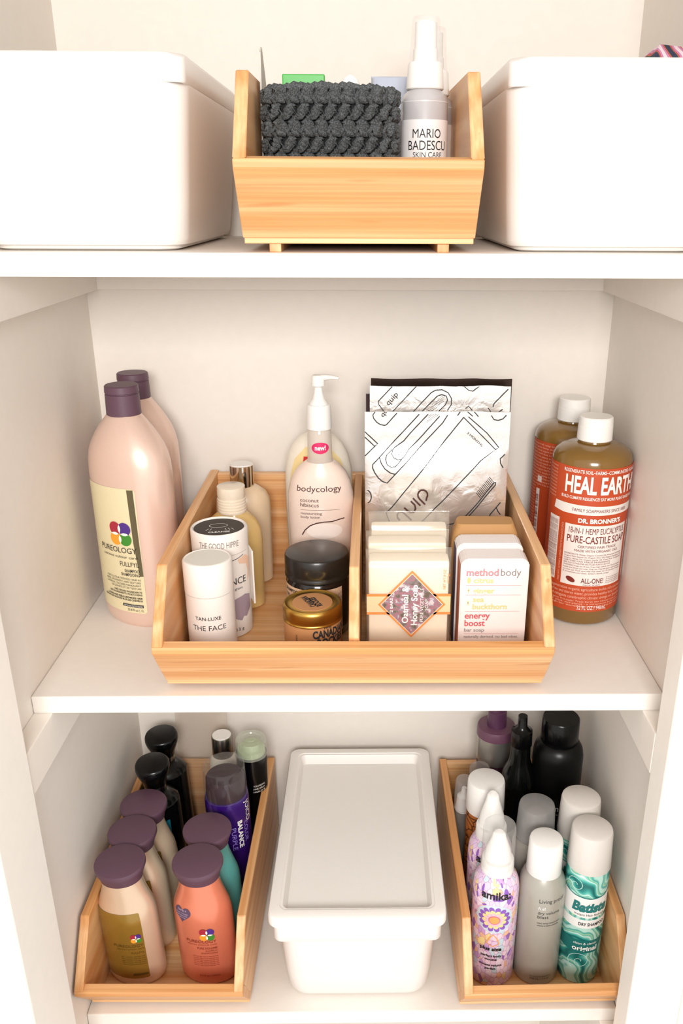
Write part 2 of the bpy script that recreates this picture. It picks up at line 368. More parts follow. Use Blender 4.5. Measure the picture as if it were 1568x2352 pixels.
# ------------------------------------------------------------------ middle shelf: tall pink shampoo bottles
PINKB = mat('pearl_pink_plastic', '#e6c8b8', .3, .3, coat=.25, bump=.05, bscale=700, sss=.05)
CREAML = mat('pearl_cream_label', '#ebdfb8', .3, metal=.15)
SILV = mat('silver_foil_stripe', '#8f8a70', .22, 1)
GINK = mat('dark_print', '#2c2620', .6)
def tall_bottle(label, x, y, rz, full=True, group=None, h=.256):
    o = thing('shampoo_bottle', label, 'bottle', (x, y, 0), rz, group); a, b = .050, .0345
    sc = [(0, .86), (.002, .92), (.006, .975), (.012, 1), (.165, 1), (.178, .985), (.188, .94), (.197, .86), (.206, .74), (.214, .61), (.221, .48), (.2265, .37)]
    body = part('bottle_body', [(z, a * (k if k > .55 else .37 + (k - .37) * 1), b * k + (1 - k) * .004) for z, k in sc], PINKB, o, n=72)
    part('cap', [(.2262, .0168), (.2268, .0174), (h - .009, .0168), (h - .0085, .0160), (h - .0078, .0160), (h - .0072, .0170), (h - .001, .0166), (h, .0156)], PURP, o, n=48)
    if full:
        lb = Layer('label', CREAML, .0003, .002, .01).rrect(-.046, .0185, .034, .158, .004).build(body.map, o)
        Layer('foil_stripe', SILV, .0005, .002, .01).poly([(.0255, .157), (.0322, .157), (.0330, .10), (.0338, .062), (.0298, .062), (.0268, .10)]).build(body.map, lb)
        emblem(body.map, lb, .0125, .1085, .0072)
        L = Layer('lettering', GINK, .0011, .002)
        L.text('PUREOLOGY', .0062, .0295, .0875, .047, 'R').text('serious colour care', .003, .0295, .0815, .044, 'R')
        L.text('FULLFYL', .0052, .0300, .0725, .0215, 'R').text('SHAMPOO', .0034, .0300, .066, .0165, 'R', .01).text('SHAMPOOING', .0034, .0300, .0615, .0215, 'R', .01)
        L.para(['FOR COLOUR-TREATED HAIR IN', 'NEED OF DENSITY AND TEXTURE', 'CHEVEUX COLORES MANQUANT', 'DE DENSITE ET DE TEXTURE'], .0021, .0302, .0568, .0034, al='R')
        L.para(['100% VEGAN INGREDIENTS', '100% INGREDIENTS VEGETALIENS'], .0020, .0304, .0425, .0030, al='R', bold=.02)
        L.para(['LOOKS AND FEELS LIKE MORE HAIR', "SENSATION D'AVOIR PLUS DE CHEVEUX"], .0020, .0304, .0355, .0030, al='R', bold=.03)
        L.rect(.006, .0255, .0304, .0286).text('33.8 fl oz | 1L', .0027, .0304, .0208, .019, 'R').build(body.map, lb)
        Layer('lettering', WINK, .0013, .002).text('ANTIFADE PHYTO-BLEND', .0016, .0296, .0262, .022, 'R').build(body.map, lb)
    else:
        Layer('label', SILV, .0003, .002, .01).rrect(.026, .0185, .040, .158, .004).build(body.map, o)
    return o
tall_bottle('tall pearly pink shampoo bottle with plum cap and cream label, in front of its twin', -.2385, -.1245, -33, True, 'tall pink shampoo bottles')
tall_bottle('tall pearly pink bottle with plum cap, rear of the pair beside left wall', -.2475, -.0475, -33, False, 'tall pink shampoo bottles', .2535)

# ------------------------------------------------------------------ castile soap bottles
AMB = mat('amber_liquid_soap', '#7f5d26', .18, coat=.5, sss=.1); REDL = mat('red_paper_label', '#bf4a22', .5); REDI = mat('maroon_ink', '#7a2416', .6)
PANEL = mat('pale_label_panel', '#ece6e0', .55); CREAMI = mat('pale_pink_ink', '#f0b8a0', .6)
def castile(label, x, y, rz, h=.223):
    o = thing('soap_bottle', label, 'bottle', (x, y, 0), rz, 'amber castile soap bottles'); r = .0415
    body = part('bottle_body', [(0, r - .005), (.0015, r - .002), (.004, r), (.178, r), (.183, r - .0008), (.188, r - .0035), (.192, r - .009), (.195, r - .017), (.1965, .0165), (.2, .0155)], AMB, o, n=72)
    part('cap', [(.1985, .0176), (.1992, .0182), (.213, .0178), (.2134, .0174), (.2138, .0177), (h - .001, .0172), (h, .0162)], WHT, o, 'ribbed white flip cap')
    lb = Layer('label', REDL, .0003, .002, 0).rect(-.112, .0175, .112, .178).build(body.map, o)
    c = .0105; m = body.map
    P = Layer('label_panel', PANEL, .0005, .002).rect(c - .0365, .0480, c + .0350, .1165).poly([(c - .054, .1295), (c - .052, .1385), (c + .047, .1375), (c + .046, .1285), (c + .036, .1285), (c - .040, .1278)]).rect(c - .0605, .050, c - .0445, .1205).rect(c + .0415, .050, c + .0475, .1155)
    P.rect(-.092, .052, -.086, .122).rect(-.091, .13, -.084, .137).build(m, lb)
    L = Layer('lettering', WINK, .0009, .002)
    L.text('REGENERATE SOIL~FARMS~COMMUNITIES~PLANET', .0036, c, .1722, .086, 'C', .01).text('HEAL EARTH!', .0178, c + .001, .1512, .083, 'C', .03)
    L.text('BUILD CLIMATE RESILIENCE! EAT MORE PLANT-BASED FOOD', .0031, c, .1442, .088, 'C', .015).text("DR. BRONNER'S", .0046, c, .1195, .046, 'C', .04)
    L.text('32 FL OZ / 946mL', .0048, c, .0202, .032, 'C').build(m, lb)
    L = Layer('lettering', REDI, .0009, .002)
    L.text('FAMILY SOAPMAKERS SINCE 1858', .0034, c, .1312, .060, 'C').text('18-IN-1 HEMP EUCALYPTUS', .0066, c, .1072, .0635, 'C').text('PURE-CASTILE SOAP', .0080, c, .0968, .066, 'C', .008)
    L.text('CERTIFIED FAIR TRADE', .0027, c, .0915, .042, 'C').text('MADE WITH ORGANIC OILS', .0027, c, .0870, .048, 'C')
    tx = ['INGREDIENTS: Water, Organic Coconut Oil, Potassium Hydroxide', 'Organic Palm Kernel Oil, Organic Olive Oil, Organic Eucalyptus Oil', 'Organic Hemp Oil, Organic Jojoba Oil, Citric Acid, Tocopherol', 'CERTIFIED FAIR TRADE INGREDIENTS', '100% POST-CONSUMER RECYCLED PLASTIC BOTTLE', 'WARNING! Keep out of eyes. If cap clogs, poke it clear. Do not squeeze', 'bottle and shoot out soap. Soap can clog and spurt with pressure,', 'so rinse out. Flush eyes well with water for 15 minutes. Consult', "if irritation persists. Don't drink soap!"]
    for i, t in enumerate(tx): L.text(t, .0016, c - .0345, .0830 - i * .0026, .066 if len(t) > 45 else .05)
    L.text('ALL-ONE!', .0056, c - .0145, .0515, .024, 'L', .01).text('MAGIC SOAPS', .0014, c - .012, .0487, .018).disc(c - .0255, .0545, .0052, .0028, 20, -.4)
    for i in range(4): L.text('All use on Spaceship Earth', .0012, c + .0125, .0570 - i * .0021, .019)
    for i in range(8): L.text('dilute organic soap for body and home, rinse well', .0015, c - .0590 + i * .0019, .053, .064, rot=pi / 2)
    for i in range(8): L.text('All-One or None! organic fair trade', .0013, -.0910 + i * .0006, .055, .06, rot=pi / 2)
    L.build(m, lb)
    L = Layer('lettering', CREAMI, .0008, .002)
    for i, t in enumerate(['Regenerative organic agriculture builds rich soil, sequesters', 'carbon and stores water, provides healthy food, creates habitat', 'and mitigates catastrophic climate change on Spaceship Earth']): L.text(t, .0033, c, .0425 - i * .0048, .098, 'C')
    for i, t in enumerate(['Organic Principle: Treat Earth like Home! Cosmic Principle', 'soil, plant, and planet - a miraculous living community', 'a high-bar standard with guidelines for soil health']): L.text(t, .0019, c, .0290 - i * .0028, .098, 'C')
    L.text('MADE WITH 150 YEARS & 5 GENERATIONS OF SOAP EXCELLENCE', .0022, c - .0385, .050, .066, rot=pi / 2)
    wd = ['All-One', 'unite', 'soap', 'Earth', 'organic', 'fair', 'free', 'love', 'truth', 'hemp', 'peace', 'work', 'teach']
    fl = fillers(5, wd, 3)
    for i in range(33):
        z = .1735 - i * .0036; L.text(fl[i], .0022, -.112, z, .044 if not (.05 < z < .124) else .018)
        if z > .14 or z < .045: L.text(fl[i + 3], .0020, c - .060, z, .0145 if z > .14 else .008, 'C')
    L.build(m, lb)
    return o
castile('amber liquid soap bottle with red label and white cap, in front of its twin', .2455, -.1195, -9)
castile('amber liquid soap bottle with red label, rear of the pair beside right wall', .2425, -.0345, 58, .2235)

# ------------------------------------------------------------------ tray: lotion bottles
LOT = mat('cream_lotion', '#e3c9a8', .3, coat=.3, sss=.1); LOTY = mat('yellow_gel', '#d2b072', .25, coat=.3, sss=.1)
o = thing('lotion_bottle', 'cream lotion bottle with shiny chrome cap, back left corner of wide tray', 'bottle', (-.1335, -.058, F2), 5)
b = part('bottle_body', [(0, .027, .018), (.003, .030, .021), (.09, .031, .022), (.102, .030, .021), (.110, .026, .018), (.115, .019, .015), (.118, .013, .013)], LOT, o)
part('cap', [(.1175, .0134), (.118, .0136), (.1375, .0134), (.1415, .0133), (.142, .0125)], CHR, o, 'shiny chrome cap')
part('cap_disc', [(.1419, .0122), (.1426, .0120)], WHT, o)
Layer('lettering', mat('grey_print', '#8a8076', .6), .0004, .002).text('Vanilla Coconut', .003, -.002, .02, .05, rot=pi / 2).build(b.map, o)
o = thing('gel_bottle', 'see-through yellowish bottle with ribbed clear cap, behind the cardboard tubes', 'bottle', (-.1355, -.1235, F2), -6)
part('bottle_body', [(0, .027, .017), (.003, .030, .020), (.08, .031, .0205), (.092, .0295, .0195), (.101, .025, .017), (.107, .018, .014), (.11, .0135, .0135)], LOTY, o)
pr = [(.1095, .0145)]
for k in range(5): z = .111 + k * .0032; pr += [(z, .0150), (z + .0012, .0150), (z + .0018, .0143), (z + .0027, .0143)]
pr += [(.128, .0150), (.138, .0146), (.1385, .0138)]
part('cap', pr, mat('milky_clear_cap', '#e6d7c2', .25, coat=.3), o, 'ribbed milky cap')
# pump lotion
LBODY = mat('pale_pink_lotion', '#ecd6c8', .25, coat=.5, sss=.08); PINKS = mat('hot_pink_sticker', '#df2464', .4); BROWN = mat('brown_ink', '#4a2418', .6)
o = thing('pump_bottle', 'pump lotion bottle with pink new! sticker on its neck, against the divider', 'bottle', (-.0425, -.0955, F2), 2)
ab = [(0, .030, .016), (.003, .033, .019), (.05, .0345, .0195), (.1, .036, .0200), (.122, .0355, .0198), (.136, .0325, .0185), (.146, .0275, .0165), (.153, .0215, .0145), (.1575, .0155, .0128)]
b = part('bottle_body', ab, LBODY, o, n=72)
nk = part('neck', [(.157, .0145, .0126), (.160, .0133), (.185, .0128), (.193, .0122), (.194, .0115)], clear('clear_neck', '#eadfd4', .5), o)
part('collar', [(.193, .0128), (.1935, .0133), (.214, .0128), (.2182, .0122), (.219, .0115)], WHT, o)
bm = bmesh.new(); loft(bm, [(z, ring_e(r, r, 24)) for z, r in ((.219, .0100), (.221, .0095), (.225, .0065), (.231, .0050), (.237, .0040), (.2385, .0060), (.2388, .0072), (.2480, .0068), (.2495, .0058))])
tube(bm, [(-.004, 0, .2455), (.004, -.001, .2470), (.012, -.002, .2475), (.0215, -.003, .2465)], [.0052, .0045, .0034, .0022], 10, .8); link('pump_head', bm, WHT, o, 40)
Layer('sticker', PINKS, .0005, .002, .003).disc(.001, .1745, .0105, .0062, 28).build(nk.map, o)
Layer('lettering', WINK, .0008, .002).text('new!', .0050, .001, .1725, .0125, 'C', .03).build(nk.map, o)
L = Layer('lettering', BROWN, .0004, .003).text('bodycology', .0066, -.0275, .1280, .052).text('coconut', .0042, -.0225, .1165, .0205).text('hibiscus', .0044, -.0225, .1110, .0205)
L.rect(-.022, .1072, .021, .1075).text('moisturizing', .0028, -.0220, .1022, .023).text('body lotion', .0028, -.0220, .0980, .021)
L.line([(-.0215, .078), (-.018, .084), (-.012, .0895), (-.005, .0925), (.003, .0938), (.012, .0940), (.020, .0958), (.026, .0965)], .0012).build(b.map, o)
Layer('flower_print', mat('petal_print', '#f3e4da', .5), .0003, .003, .004).disc(.004, .083, .020, .009, 28).build(b.map, o)
o = thing('lotion_bottle', 'rounded yellow and white lotion bottle behind the pump bottle', 'bottle', (-.0475, -.0465, F2), 0)
b = part('bottle_body', [(0, .034, .014), (.004, .037, .017), (.10, .0385, .018), (.135, .0378, .0175), (.152, .034, .0165), (.164, .028, .0145), (.172, .020, .012), (.177, .010, .008), (.178, .004, .004)], mat('milk_white_plastic', '#efe6d6', .3, coat=.3), o, n=72)
Layer('label', mat('soft_yellow_label', '#f0d89c', .4), .0004, .003, .006).poly([(-.033, .02), (.033, .02), (.0335, .12), (.029, .148), (.018, .162), (0, .167), (-.018, .162), (-.029, .148), (-.0335, .12)]).build(b.map, o)
Layer('label_patch', mat('red_patch', '#d3201f', .45), .0008, .003, .006).rect(-.017, .142, -.004, .152).build(b.map, o)

# cardboard tubes
CARD = mat('white_cardboard', '#ece4dc', .75, bump=.25, bscale=1300); DKL = mat('charcoal_disc', '#37302c', .6)
def ctube(o, r, h, seam, rim, lid_m, lidz):
    b = part('tube_body', [(0, r - .0015), (.001, r - .0002), (seam - .0006, r - .0002), (seam - .0004, r - .0016), (seam + .0003, r - .0016)], CARD, o, n=64)
    bm = loft(bmesh.new(), [(seam + .0001, ring_e(r - .0012, r - .0012)), (seam + .0006, ring_e(r, r)), (h - .0018, ring_e(r, r)), (h - .0005, ring_e(r - .0008, r - .0008)), (h, ring_e(r - .0018, r - .0018)), (h - .0008, ring_e(r - .003, r - .003)), (h - lidz, ring_e(r - rim, r - rim))])
    link('tube_lid', bm, CARD, o, 40)
    d = link('lid_disc', loft(bmesh.new(), [(h - lidz, ring_e(r - rim + .0008, r - rim + .0008, 48)), (h - lidz + .0006, ring_e(r - rim, r - rim, 48))]), lid_m, o, 30)
    return b, Body([(seam, r), (h - .001, r)]), d
o = thing('cardboard_tube', 'wider white cardboard tube with charcoal lid disc, behind the slimmer tube', 'tube', (-.1405, -.1795, F2), 8)
b, b2, d = ctube(o, .0284, .1145, .092, .0036, DKL, .0022)
zt = .1145 - .0016
Lw = Layer('lettering', WINK, .0002, .01); Lw.line([(.009 * cos(t) - .0005, .0055 * sin(t) + .004) for t in [2 * pi * i / 24 for i in range(25)]], .0005)
for t0 in (-.010, -.007, .006, .009, .012): Lw.line([(t0, -.004), (t0 * 1.25, -.009)], .0005)
Lw.text('CLEANSE', .0036, .0005, -.0155, .021, 'C', .02).build(lambda u, v, off: (u, v, zt + off), d)
Layer('lettering', mat('grey_thin_print', '#8b817b', .7), .0003, .002).text('THE GOOD HIPPIE', .0062, .000, .1005, .041, 'C').build(b2.map, o)
L = Layer('lettering', GINK, .0004, .002).text('RADIANCE', .0074, .0275, .0595, .047, 'R').text('rice & oat cleansing grains', .0028, .022, .0535, .040, 'R').line([(.002, .0855), (.010, .0858), (.018, .0872), (.026, .0895)], .0006).text('113 g', .0034, .021, .0075, .012, 'R').build(b.map, o)
Layer('leaf_print', mat('mauve_print', '#a3909b', .7), .0003, .002).poly([(.006, .040), (.014, .044), (.025, .046), (.0335, .043), (.034, .028), (.029, .024), (.026, .0205), (.022, .022), (.019, .018), (.013, .021), (.008, .026), (.005, .033)]).build(b.map, o)
Layer('petal_print', mat('peach_print', '#e8c3a8', .7), .0002, .002).poly([(.018, .086), (.030, .088), (.036, .083), (.036, .064), (.031, .058), (.033, .070), (.030, .078), (.02, .081)]).build(b.map, o)
bm = B(-.0008, .0008, -.012, .012, .034, .092, bev=.0003); bmesh.ops.rotate(bm, verts=bm.verts, cent=(0, 0, 0), matrix=Matrix.Rotation(radians(12), 3, 'Z')); bmesh.ops.translate(bm, verts=bm.verts, vec=(.0292, -.006, 0)); link('paper_tag', bm, CARD, o, 0)
o = thing('cardboard_tube', 'slim plain white cardboard tube, front left corner of the wide tray', 'tube', (-.1432, -.2355, F2), 4)
b, b2, d = ctube(o, .0233, .104, .0715, .0036, mat('pale_disc', '#dcd9cf', .75, bump=.2, bscale=900), .0009)
L = Layer('lettering', GINK, .0003, .002).text('TAN-LUXE', .0037, -.0005, .0482, .0250, 'C', .01).text('THE FACE', .0052, 0, .0375, .0330, 'C')
L.text('ILLUMINATING', .0023, -.0005, .0160, .0195, 'C', .01).text('SELF-TAN DROPS', .0023, -.0005, .0125, .0235, 'C', .01).build(b.map, o)

# jar and tin
DKJ = mat('dark_glass_jar', '#120c0b', .12, coat=.5); PEACHL = mat('blush_jar_label', '#dfb996', .55)
o = thing('cosmetic_jar', 'dark jar with wide black lid and blush label, behind the gold tin', 'jar', (-.0430, -.1790, F2), 0)
b = part('jar_body', [(0, .0305), (.002, .0320), (.056, .0320), (.060, .0305), (.063, .0285)], DKJ, o, n=64)
part('lid', [(.0625, .0325), (.063, .0330), (.0655, .0332), (.0665, .0326), (.069, .0326), (.0700, .0330), (.084, .0328), (.0862, .0318), (.087, .0300)], mat('black_lid_plastic', '#1d1a16', .34, coat=.2), o, 'glossy black screw lid', n=64)
lb = Layer('label', PEACHL, .0003, .002).rect(-.060, .008, .0295, .0565).build(b.map, o)
L = Layer('lettering', INK, .0005, .002).text('SHAMPOO MASK', .0034, -.0065, .0505, .0330, 'R', .02).text('TO JULIA', .0034, -.017, .0440, .022, 'R', .02).text('200 ML', .0030, -.022, .0375, .015, 'R', .02)
for i in range(3): L.text('Ingredients: aqua, clay', .0013, .0225 + i * .0028, .033, .0165 + .001 * i, rot=pi / 2)
L.build(b.map, lb)
KRAFT = mat('kraft_label', '#bd8757', .6)
o = thing('candle_tin', 'small gold tin with kraft label and stamped round lid, front of left compartment', 'tin', (-.0442, -.2435, F2), 0)
b = part('tin_body', [(0, .0268), (.0012, .0276), (.044, .0276), (.048, .0276)], GOLD, o, n=64)
part('lid', [(.0455, .0276), (.0460, .0286), (.0468, .0286), (.0476, .0279), (.0490, .0278), (.0510, .0284), (.0580, .0284), (.0605, .0276), (.0615, .0262), (.0605, .0248), (.0600, .0235), (.0603, .021)], GOLD, o, 'gold rolled-edge lid', n=64)
lb = Layer('label', KRAFT, .0003, .002).rect(-.085, .002, .0862, .0455).build(b.map, o)
L = Layer('lettering', mat('charcoal_stamp_ink', '#2b2a2c', .7), .0005, .002).text('PINE', .0018, .0125, .0442, .008, 'L', .03).text('CANADIAN', .0076, .0015, .0355, .038, 'L', .045).text('ROCKIES', .0076, .0055, .0268, .031, 'L', .045).text('MADE IN CANADA', .0020, -.0135, .0180, .020, rot=pi / 2)
L.build(b.map, lb)
tl = link('lid_label', loft(bmesh.new(), [(.0602, ring_e(.0195, .0195)), (.0607, ring_e(.0192, .0192))]), KRAFT, o, 30)
Layer('lettering', mat('charcoal_stamp_ink', '#2b2a2c', .7), .0002, .01).text('CANADIAN', .0058, -.001, .0015, .024, 'C', .045, rot=radians(118)).text('ROCKIES', .0058, .0055, .001, .021, 'C', .045, rot=radians(118)).build(lambda u, v, off: (u, v, .0607 + off), tl)

# ------------------------------------------------------------------ foil pouches
def foil_mat():
    m = bpy.data.materials.new('silver_foil'); m.use_nodes = True; N = m.node_tree.nodes; L = m.node_tree.links; p = N['Principled BSDF']
    p.inputs['Base Color'].default_value = lin('#f2eeea'); p.inputs['Metallic'].default_value = .78; p.inputs['Roughness'].default_value = .24
    tc = N.new('ShaderNodeTexCoord'); n = N.new('ShaderNodeTexNoise'); n.inputs['Scale'].default_value = 55; n.inputs['Detail'].default_value = 5; n.inputs['Distortion'].default_value = .8
    b = N.new('ShaderNodeBump'); b.inputs['Strength'].default_value = .25; b.inputs['Distance'].default_value = .004
    L.new(tc.outputs['Object'], n.inputs[0]); L.new(n.outputs['Fac'], b.inputs['Height']); L.new(b.outputs[0], p.inputs['Normal']); return m
FOIL = foil_mat()
def foil(label, x, y, z0, z1, w, lean, group, art=None, back=None, front=None, bulge=.007, seed=0, rz=0):
    """sealed flat pouch: front and back sheets that meet at the welded edges"""
    o = thing('foil_pouch', label, 'pouch', (x, y, z0), rz, group); H = z1 - z0; NX, NZ = 40, 56
    def surf(u, z, off, sgn=-1):
        fx = u / (w / 2); fz = z / H; e = max(0, 1 - abs(fx) ** 2.6) ** .6 if abs(fx) < 1 else 0
        q = max(0, min(1, fz / .10)) * max(0, min(1, (.86 - fz) / .16)); q = q * q * (3 - 2 * q)
        d = bulge * e * q + .0006
        n = noise.noise(Vector((u * 38 + seed, z * 30, seed + .7))) + .5 * noise.noise(Vector((u * 90, z * 80 + seed, 2.2)))
        d += .0016 * n * e * min(1, q + .15) if sgn < 0 else 0
        if sgn < 0 and .865 < fz < .895: d += .0009 * sin((fz - .865) / .03 * 3 * pi) ** 2
        d2 = .0012 * noise.noise(Vector((u * 16, z * 10, seed)))
        return (u, sgn * (max(d, .0004) + off) + d2 + lean * z * z / H, z)
    G = {}
    for sgn, nm, m in ((-1, 'front_sheet', front or FOIL), (1, 'back_sheet', back or FOIL)):
        vs = []; fs = []; G[sgn] = vs
        for j in range(NZ + 1):
            for i in range(NX + 1):
                u = -w / 2 + w * i / NX; z = H * j / NZ
                if j == NZ: z += .0012 * noise.noise(Vector((u * 30, 0, seed)))
                vs.append(surf(u, z, 0, sgn))
        for j in range(NZ):
            for i in range(NX):
                a = j * (NX + 1) + i; fs.append((a, a + 1, a + NX + 2, a + NX + 1))
        raw(nm, vs, fs, m, o, 1)
    if art:
        def onto(u, z, off):
            gx = max(0, min(NX - 1e-6, (u + w / 2) / w * NX)); gz = max(0, min(NZ - 1e-6, z / H * NZ)); i, j = int(gx), int(gz); fx, fz = gx - i, gz - j
            g = lambda a, b: G[-1][(j + b) * (NX + 1) + i + a][1]
            y = (g(0, 0) * (1 - fx) + g(1, 0) * fx) * (1 - fz) + (g(0, 1) * (1 - fx) + g(1, 1) * fx) * fz
            return (max(-w / 2, min(w / 2, u)), y - off, max(0, min(H, z)))
        for L in art: L.du = w / NX; L.dv = H / NZ; L.off += .0003; L.build(onto, o)
    return o
def arc(cx, cy, r, a0, a1, n=14, ry=None): ry = ry or r; return [(cx + r * cos(radians(a0 + (a1 - a0) * i / n)), cy + ry * sin(radians(a0 + (a1 - a0) * i / n))) for i in range(n + 1)]
# front pouch art, laid out on the pouch face: X to the right, Y down in picture-like units, then scaled
def art_front(xc, z0):
    def q(p): return (.0049 + (p[0] - 45) * .0001083 - xc, .2250 - (p[1] - 392) * .0001188 - z0)
    L = Layer('line_drawing', INK, .0004, .003, .004); lw = .00095
    def ln(pts, w=lw): L.line([q(p) for p in pts], w)
    ln([(155, 380), (132, 410), (140, 440), (170, 475), (205, 495), (245, 502), (262, 496), (362, 392)])
    ln([(575, 402), (195, 785), (130, 850), (128, 880), (150, 925), (185, 970), (225, 1000), (270, 1014), (345, 935), (800, 480), (845, 412)])
    ln([(660, 402), (490, 570), (430, 640), (345, 695), (322, 720), (315, 755), (335, 785), (370, 802), (405, 800), (440, 770), (480, 710), (560, 640), (770, 420)])
    ln([(318, 715), (265, 765), (255, 800), (270, 845), (310, 868), (350, 862), (410, 800)])
    ln([(195, 785), (215, 840), (250, 885), (300, 918), (345, 930)])
    ln(arc(384, 740, 20, 200, -130), .0006)
    ln([(388, 745), (378, 772)], .0006)
    ln([(1000, 430), (320, 1235), (262, 1292), (310, 1420)]); ln([(1000, 430), (1320, 718), (1180, 810), (1120, 870), (930, 1060), (560, 1430)])
    ln([(1045, 425), (1230, 570), (1352, 700), (1320, 718)]); ln([(990, 345), (940, 415)]); ln([(990, 345), (1085, 420)])
    ln([(1060, 340), (1140, 424)])
    ln([(870, 1400), (930, 1392), (985, 1370), (1050, 1320), (1180, 1180), (1320, 1015), (1335, 1012), (1335, 1035), (1180, 1210), (990, 1425)])
    for k in range(13): ln([(1145 + k * 10.4, 1100 - k * 11.4), (1190 + k * 10.6, 1152 - k * 11.6)], .0006)
    ln([(40, 545), (180, 668), (150, 690), (55, 778)]); ln([(42, 597), (150, 690)]); ln(arc(70, 1150, 45, 75, -80, ry=60))
    ln([(1265, 415), (1290, 450), (1330, 458), (1375, 445), (1408, 412)])
    ln([(1415, 760), (1370, 800), (1375, 840), (1402, 882)]); ln([(1395, 1205), (1295, 1310), (1290, 1340), (1310, 1390), (1350, 1430), (1400, 1455)]); ln([(1355, 1250), (1375, 1290), (1400, 1320)])
    D = Layer('dot_print', INK, .0004, .01, .01)
    for i in range(9):
        for j in range(5):
            x = 650 + i * 14 + j * 5; y = 470 - i * 8 + j * -14
            if 400 < y < 480 and 630 < x < 770: D.disc(*q((x, y)), .00035, .00035, 6)
    T = Layer('lettering', BROWN, .0006, .003, .004)
    # the four letters of the logo, drawn as thick rounded strokes
    lw2 = .0017; c45 = lambda cx, cy, u, v: (cx + u * .69 + v * .66, cy - u * .70 + v * .72)
    def st(pts): T.line([q(p) for p in pts], lw2)
    st([(655, 1175)] + [(620 + 48 * cos(radians(a)), 1120 + 48 * sin(radians(a))) for a in (35, 10, -20, -50, -80, -110, -140, -170, 160, 130)][::1] + [(645, 1210)])
    st([(525, 1150), (600, 1222)]); st([(505, 1178), (545, 1215), (552, 1250), (535, 1285), (500, 1288), (440, 1240)]); st([(515, 1362), (440, 1295), (420, 1280), (385, 1285), (372, 1310), (378, 1340), (400, 1362)])
    T2 = Layer('lettering', INK, .0006, .003, .004); x, y = q((1035, 572)); T2.text('3 MONTHS', .0024, x, y, .0215, rot=radians(-42))
    x, y = q((232, 430)); T2.text('qu', .0050, x, y, .008, rot=radians(55))
    return [L, D, T, T2]
def art_back(xc, z0):
    def q(p): return (.0109 + (p[0] - 105) * .0001094 - xc, .2498 - (p[1] - 112) * .000121 - z0)
    L = Layer('line_drawing', INK, .0004, .003, .004)
    def ln(pts, w=.00095): L.line([q(p) for p in pts], w)
    ln([(340, 116), (190, 262), (195, 290), (240, 345)]); ln([(570, 116), (330, 350), (300, 390)])
    ln([(480, 400), (700, 185), (740, 165), (800, 160), (860, 185), (895, 235), (895, 290), (860, 340)]); ln([(560, 400), (760, 215), (800, 203), (845, 215), (858, 250), (840, 290), (730, 390)])
    ln([(1005, 125), (1060, 165), (1100, 172), (1165, 126)]); ln([(1440, 155), (1310, 280), (1300, 312)]); ln([(1255, 320), (1290, 365), (1340, 372), (1395, 330)]); ln([(1035, 325), (1062, 302), (1100, 340)])
    D = Layer('dot_print', INK, .0004, .01, .01)
    for i in range(14):
        for j in range(5):
            x = 660 + i * 13 - j * 3; y = 340 - i * 10 + j * 15 - 8; 
            if 215 < y < 370 and x < 840: D.disc(*q((x, y)), .00035, .00035, 6)
    T = Layer('lettering', INK, .0006, .003, .004); x, y = q((290, 300)); T.text('quip', .0058, x, y, .0155, rot=radians(48))
    return [L, D, T]
z0 = F2
foil('silver foil pouch with black line drawings, foremost of three, holding its zip seal low', .0815, -.118, z0, .2262, .1510, .010, 'silver foil pouches', art_front(.0815, z0), seed=1.3)
foil('silver foil pouch standing taller, directly behind the front pouch', .0855, -.094, z0, .2475, .1485, .012, 'silver foil pouches', art_back(.0855, z0), seed=4.1, bulge=.005)
foil('foil pouch with dark inside lip, rearmost of three', .0880, -.076, z0, .2520, .1510, .012, 'silver foil pouches', None, mat('dark_foil', '#3a2a24', .25, .8), mat('dark_foil', '#3a2a24', .25, .8), seed=7.7, bulge=.004)
o = thing('sachet', 'narrow dark plum sachet whose edge shows left of the pouches', 'sachet', (.0225, -.0560, z0), 0)
link('sheet', B(-.0155, .0155, -.001, .001, 0, .222, bev=.0004), mat('dark_plum_film', '#3b2226', .25, coat=.4), o, 0)

# ------------------------------------------------------------------ soap bars
SOAP = mat('ivory_soap', '#f3e6cf', .45, sss=.15); WRAP = clear('shrink_wrap', '#f7eede', .10, .12); ORG = mat('orange_band', '#e78f4a', .5)
def diamond_mat():
    m = bpy.data.materials.new('floral_print'); m.use_nodes = True; N = m.node_tree.nodes; L = m.node_tree.links; p = N['Principled BSDF']
    tc = N.new('ShaderNodeTexCoord'); v = N.new('ShaderNodeTexNoise'); v.inputs['Scale'].default_value = 190; v.inputs['Detail'].default_value = 3
    r = N.new('ShaderNodeValToRGB'); e = r.color_ramp.elements; e[0].color = lin('#6a5e50'); e[0].position = .36; e[1].color = lin('#cfc4c4'); e[1].position = .66
    for q, c in ((.45, '#8a7f80'), (.52, '#b06a74'), (.58, '#8f8390')): k = e.new(q); k.color = lin(c)
    L.new(tc.outputs['Object'], v.inputs[0]); L.new(v.outputs['Fac'], r.inputs[0]); L.new(r.outputs[0], p.inputs['Base Color']); p.inputs['Roughness'].default_value = .5; return m
FLOR = diamond_mat()
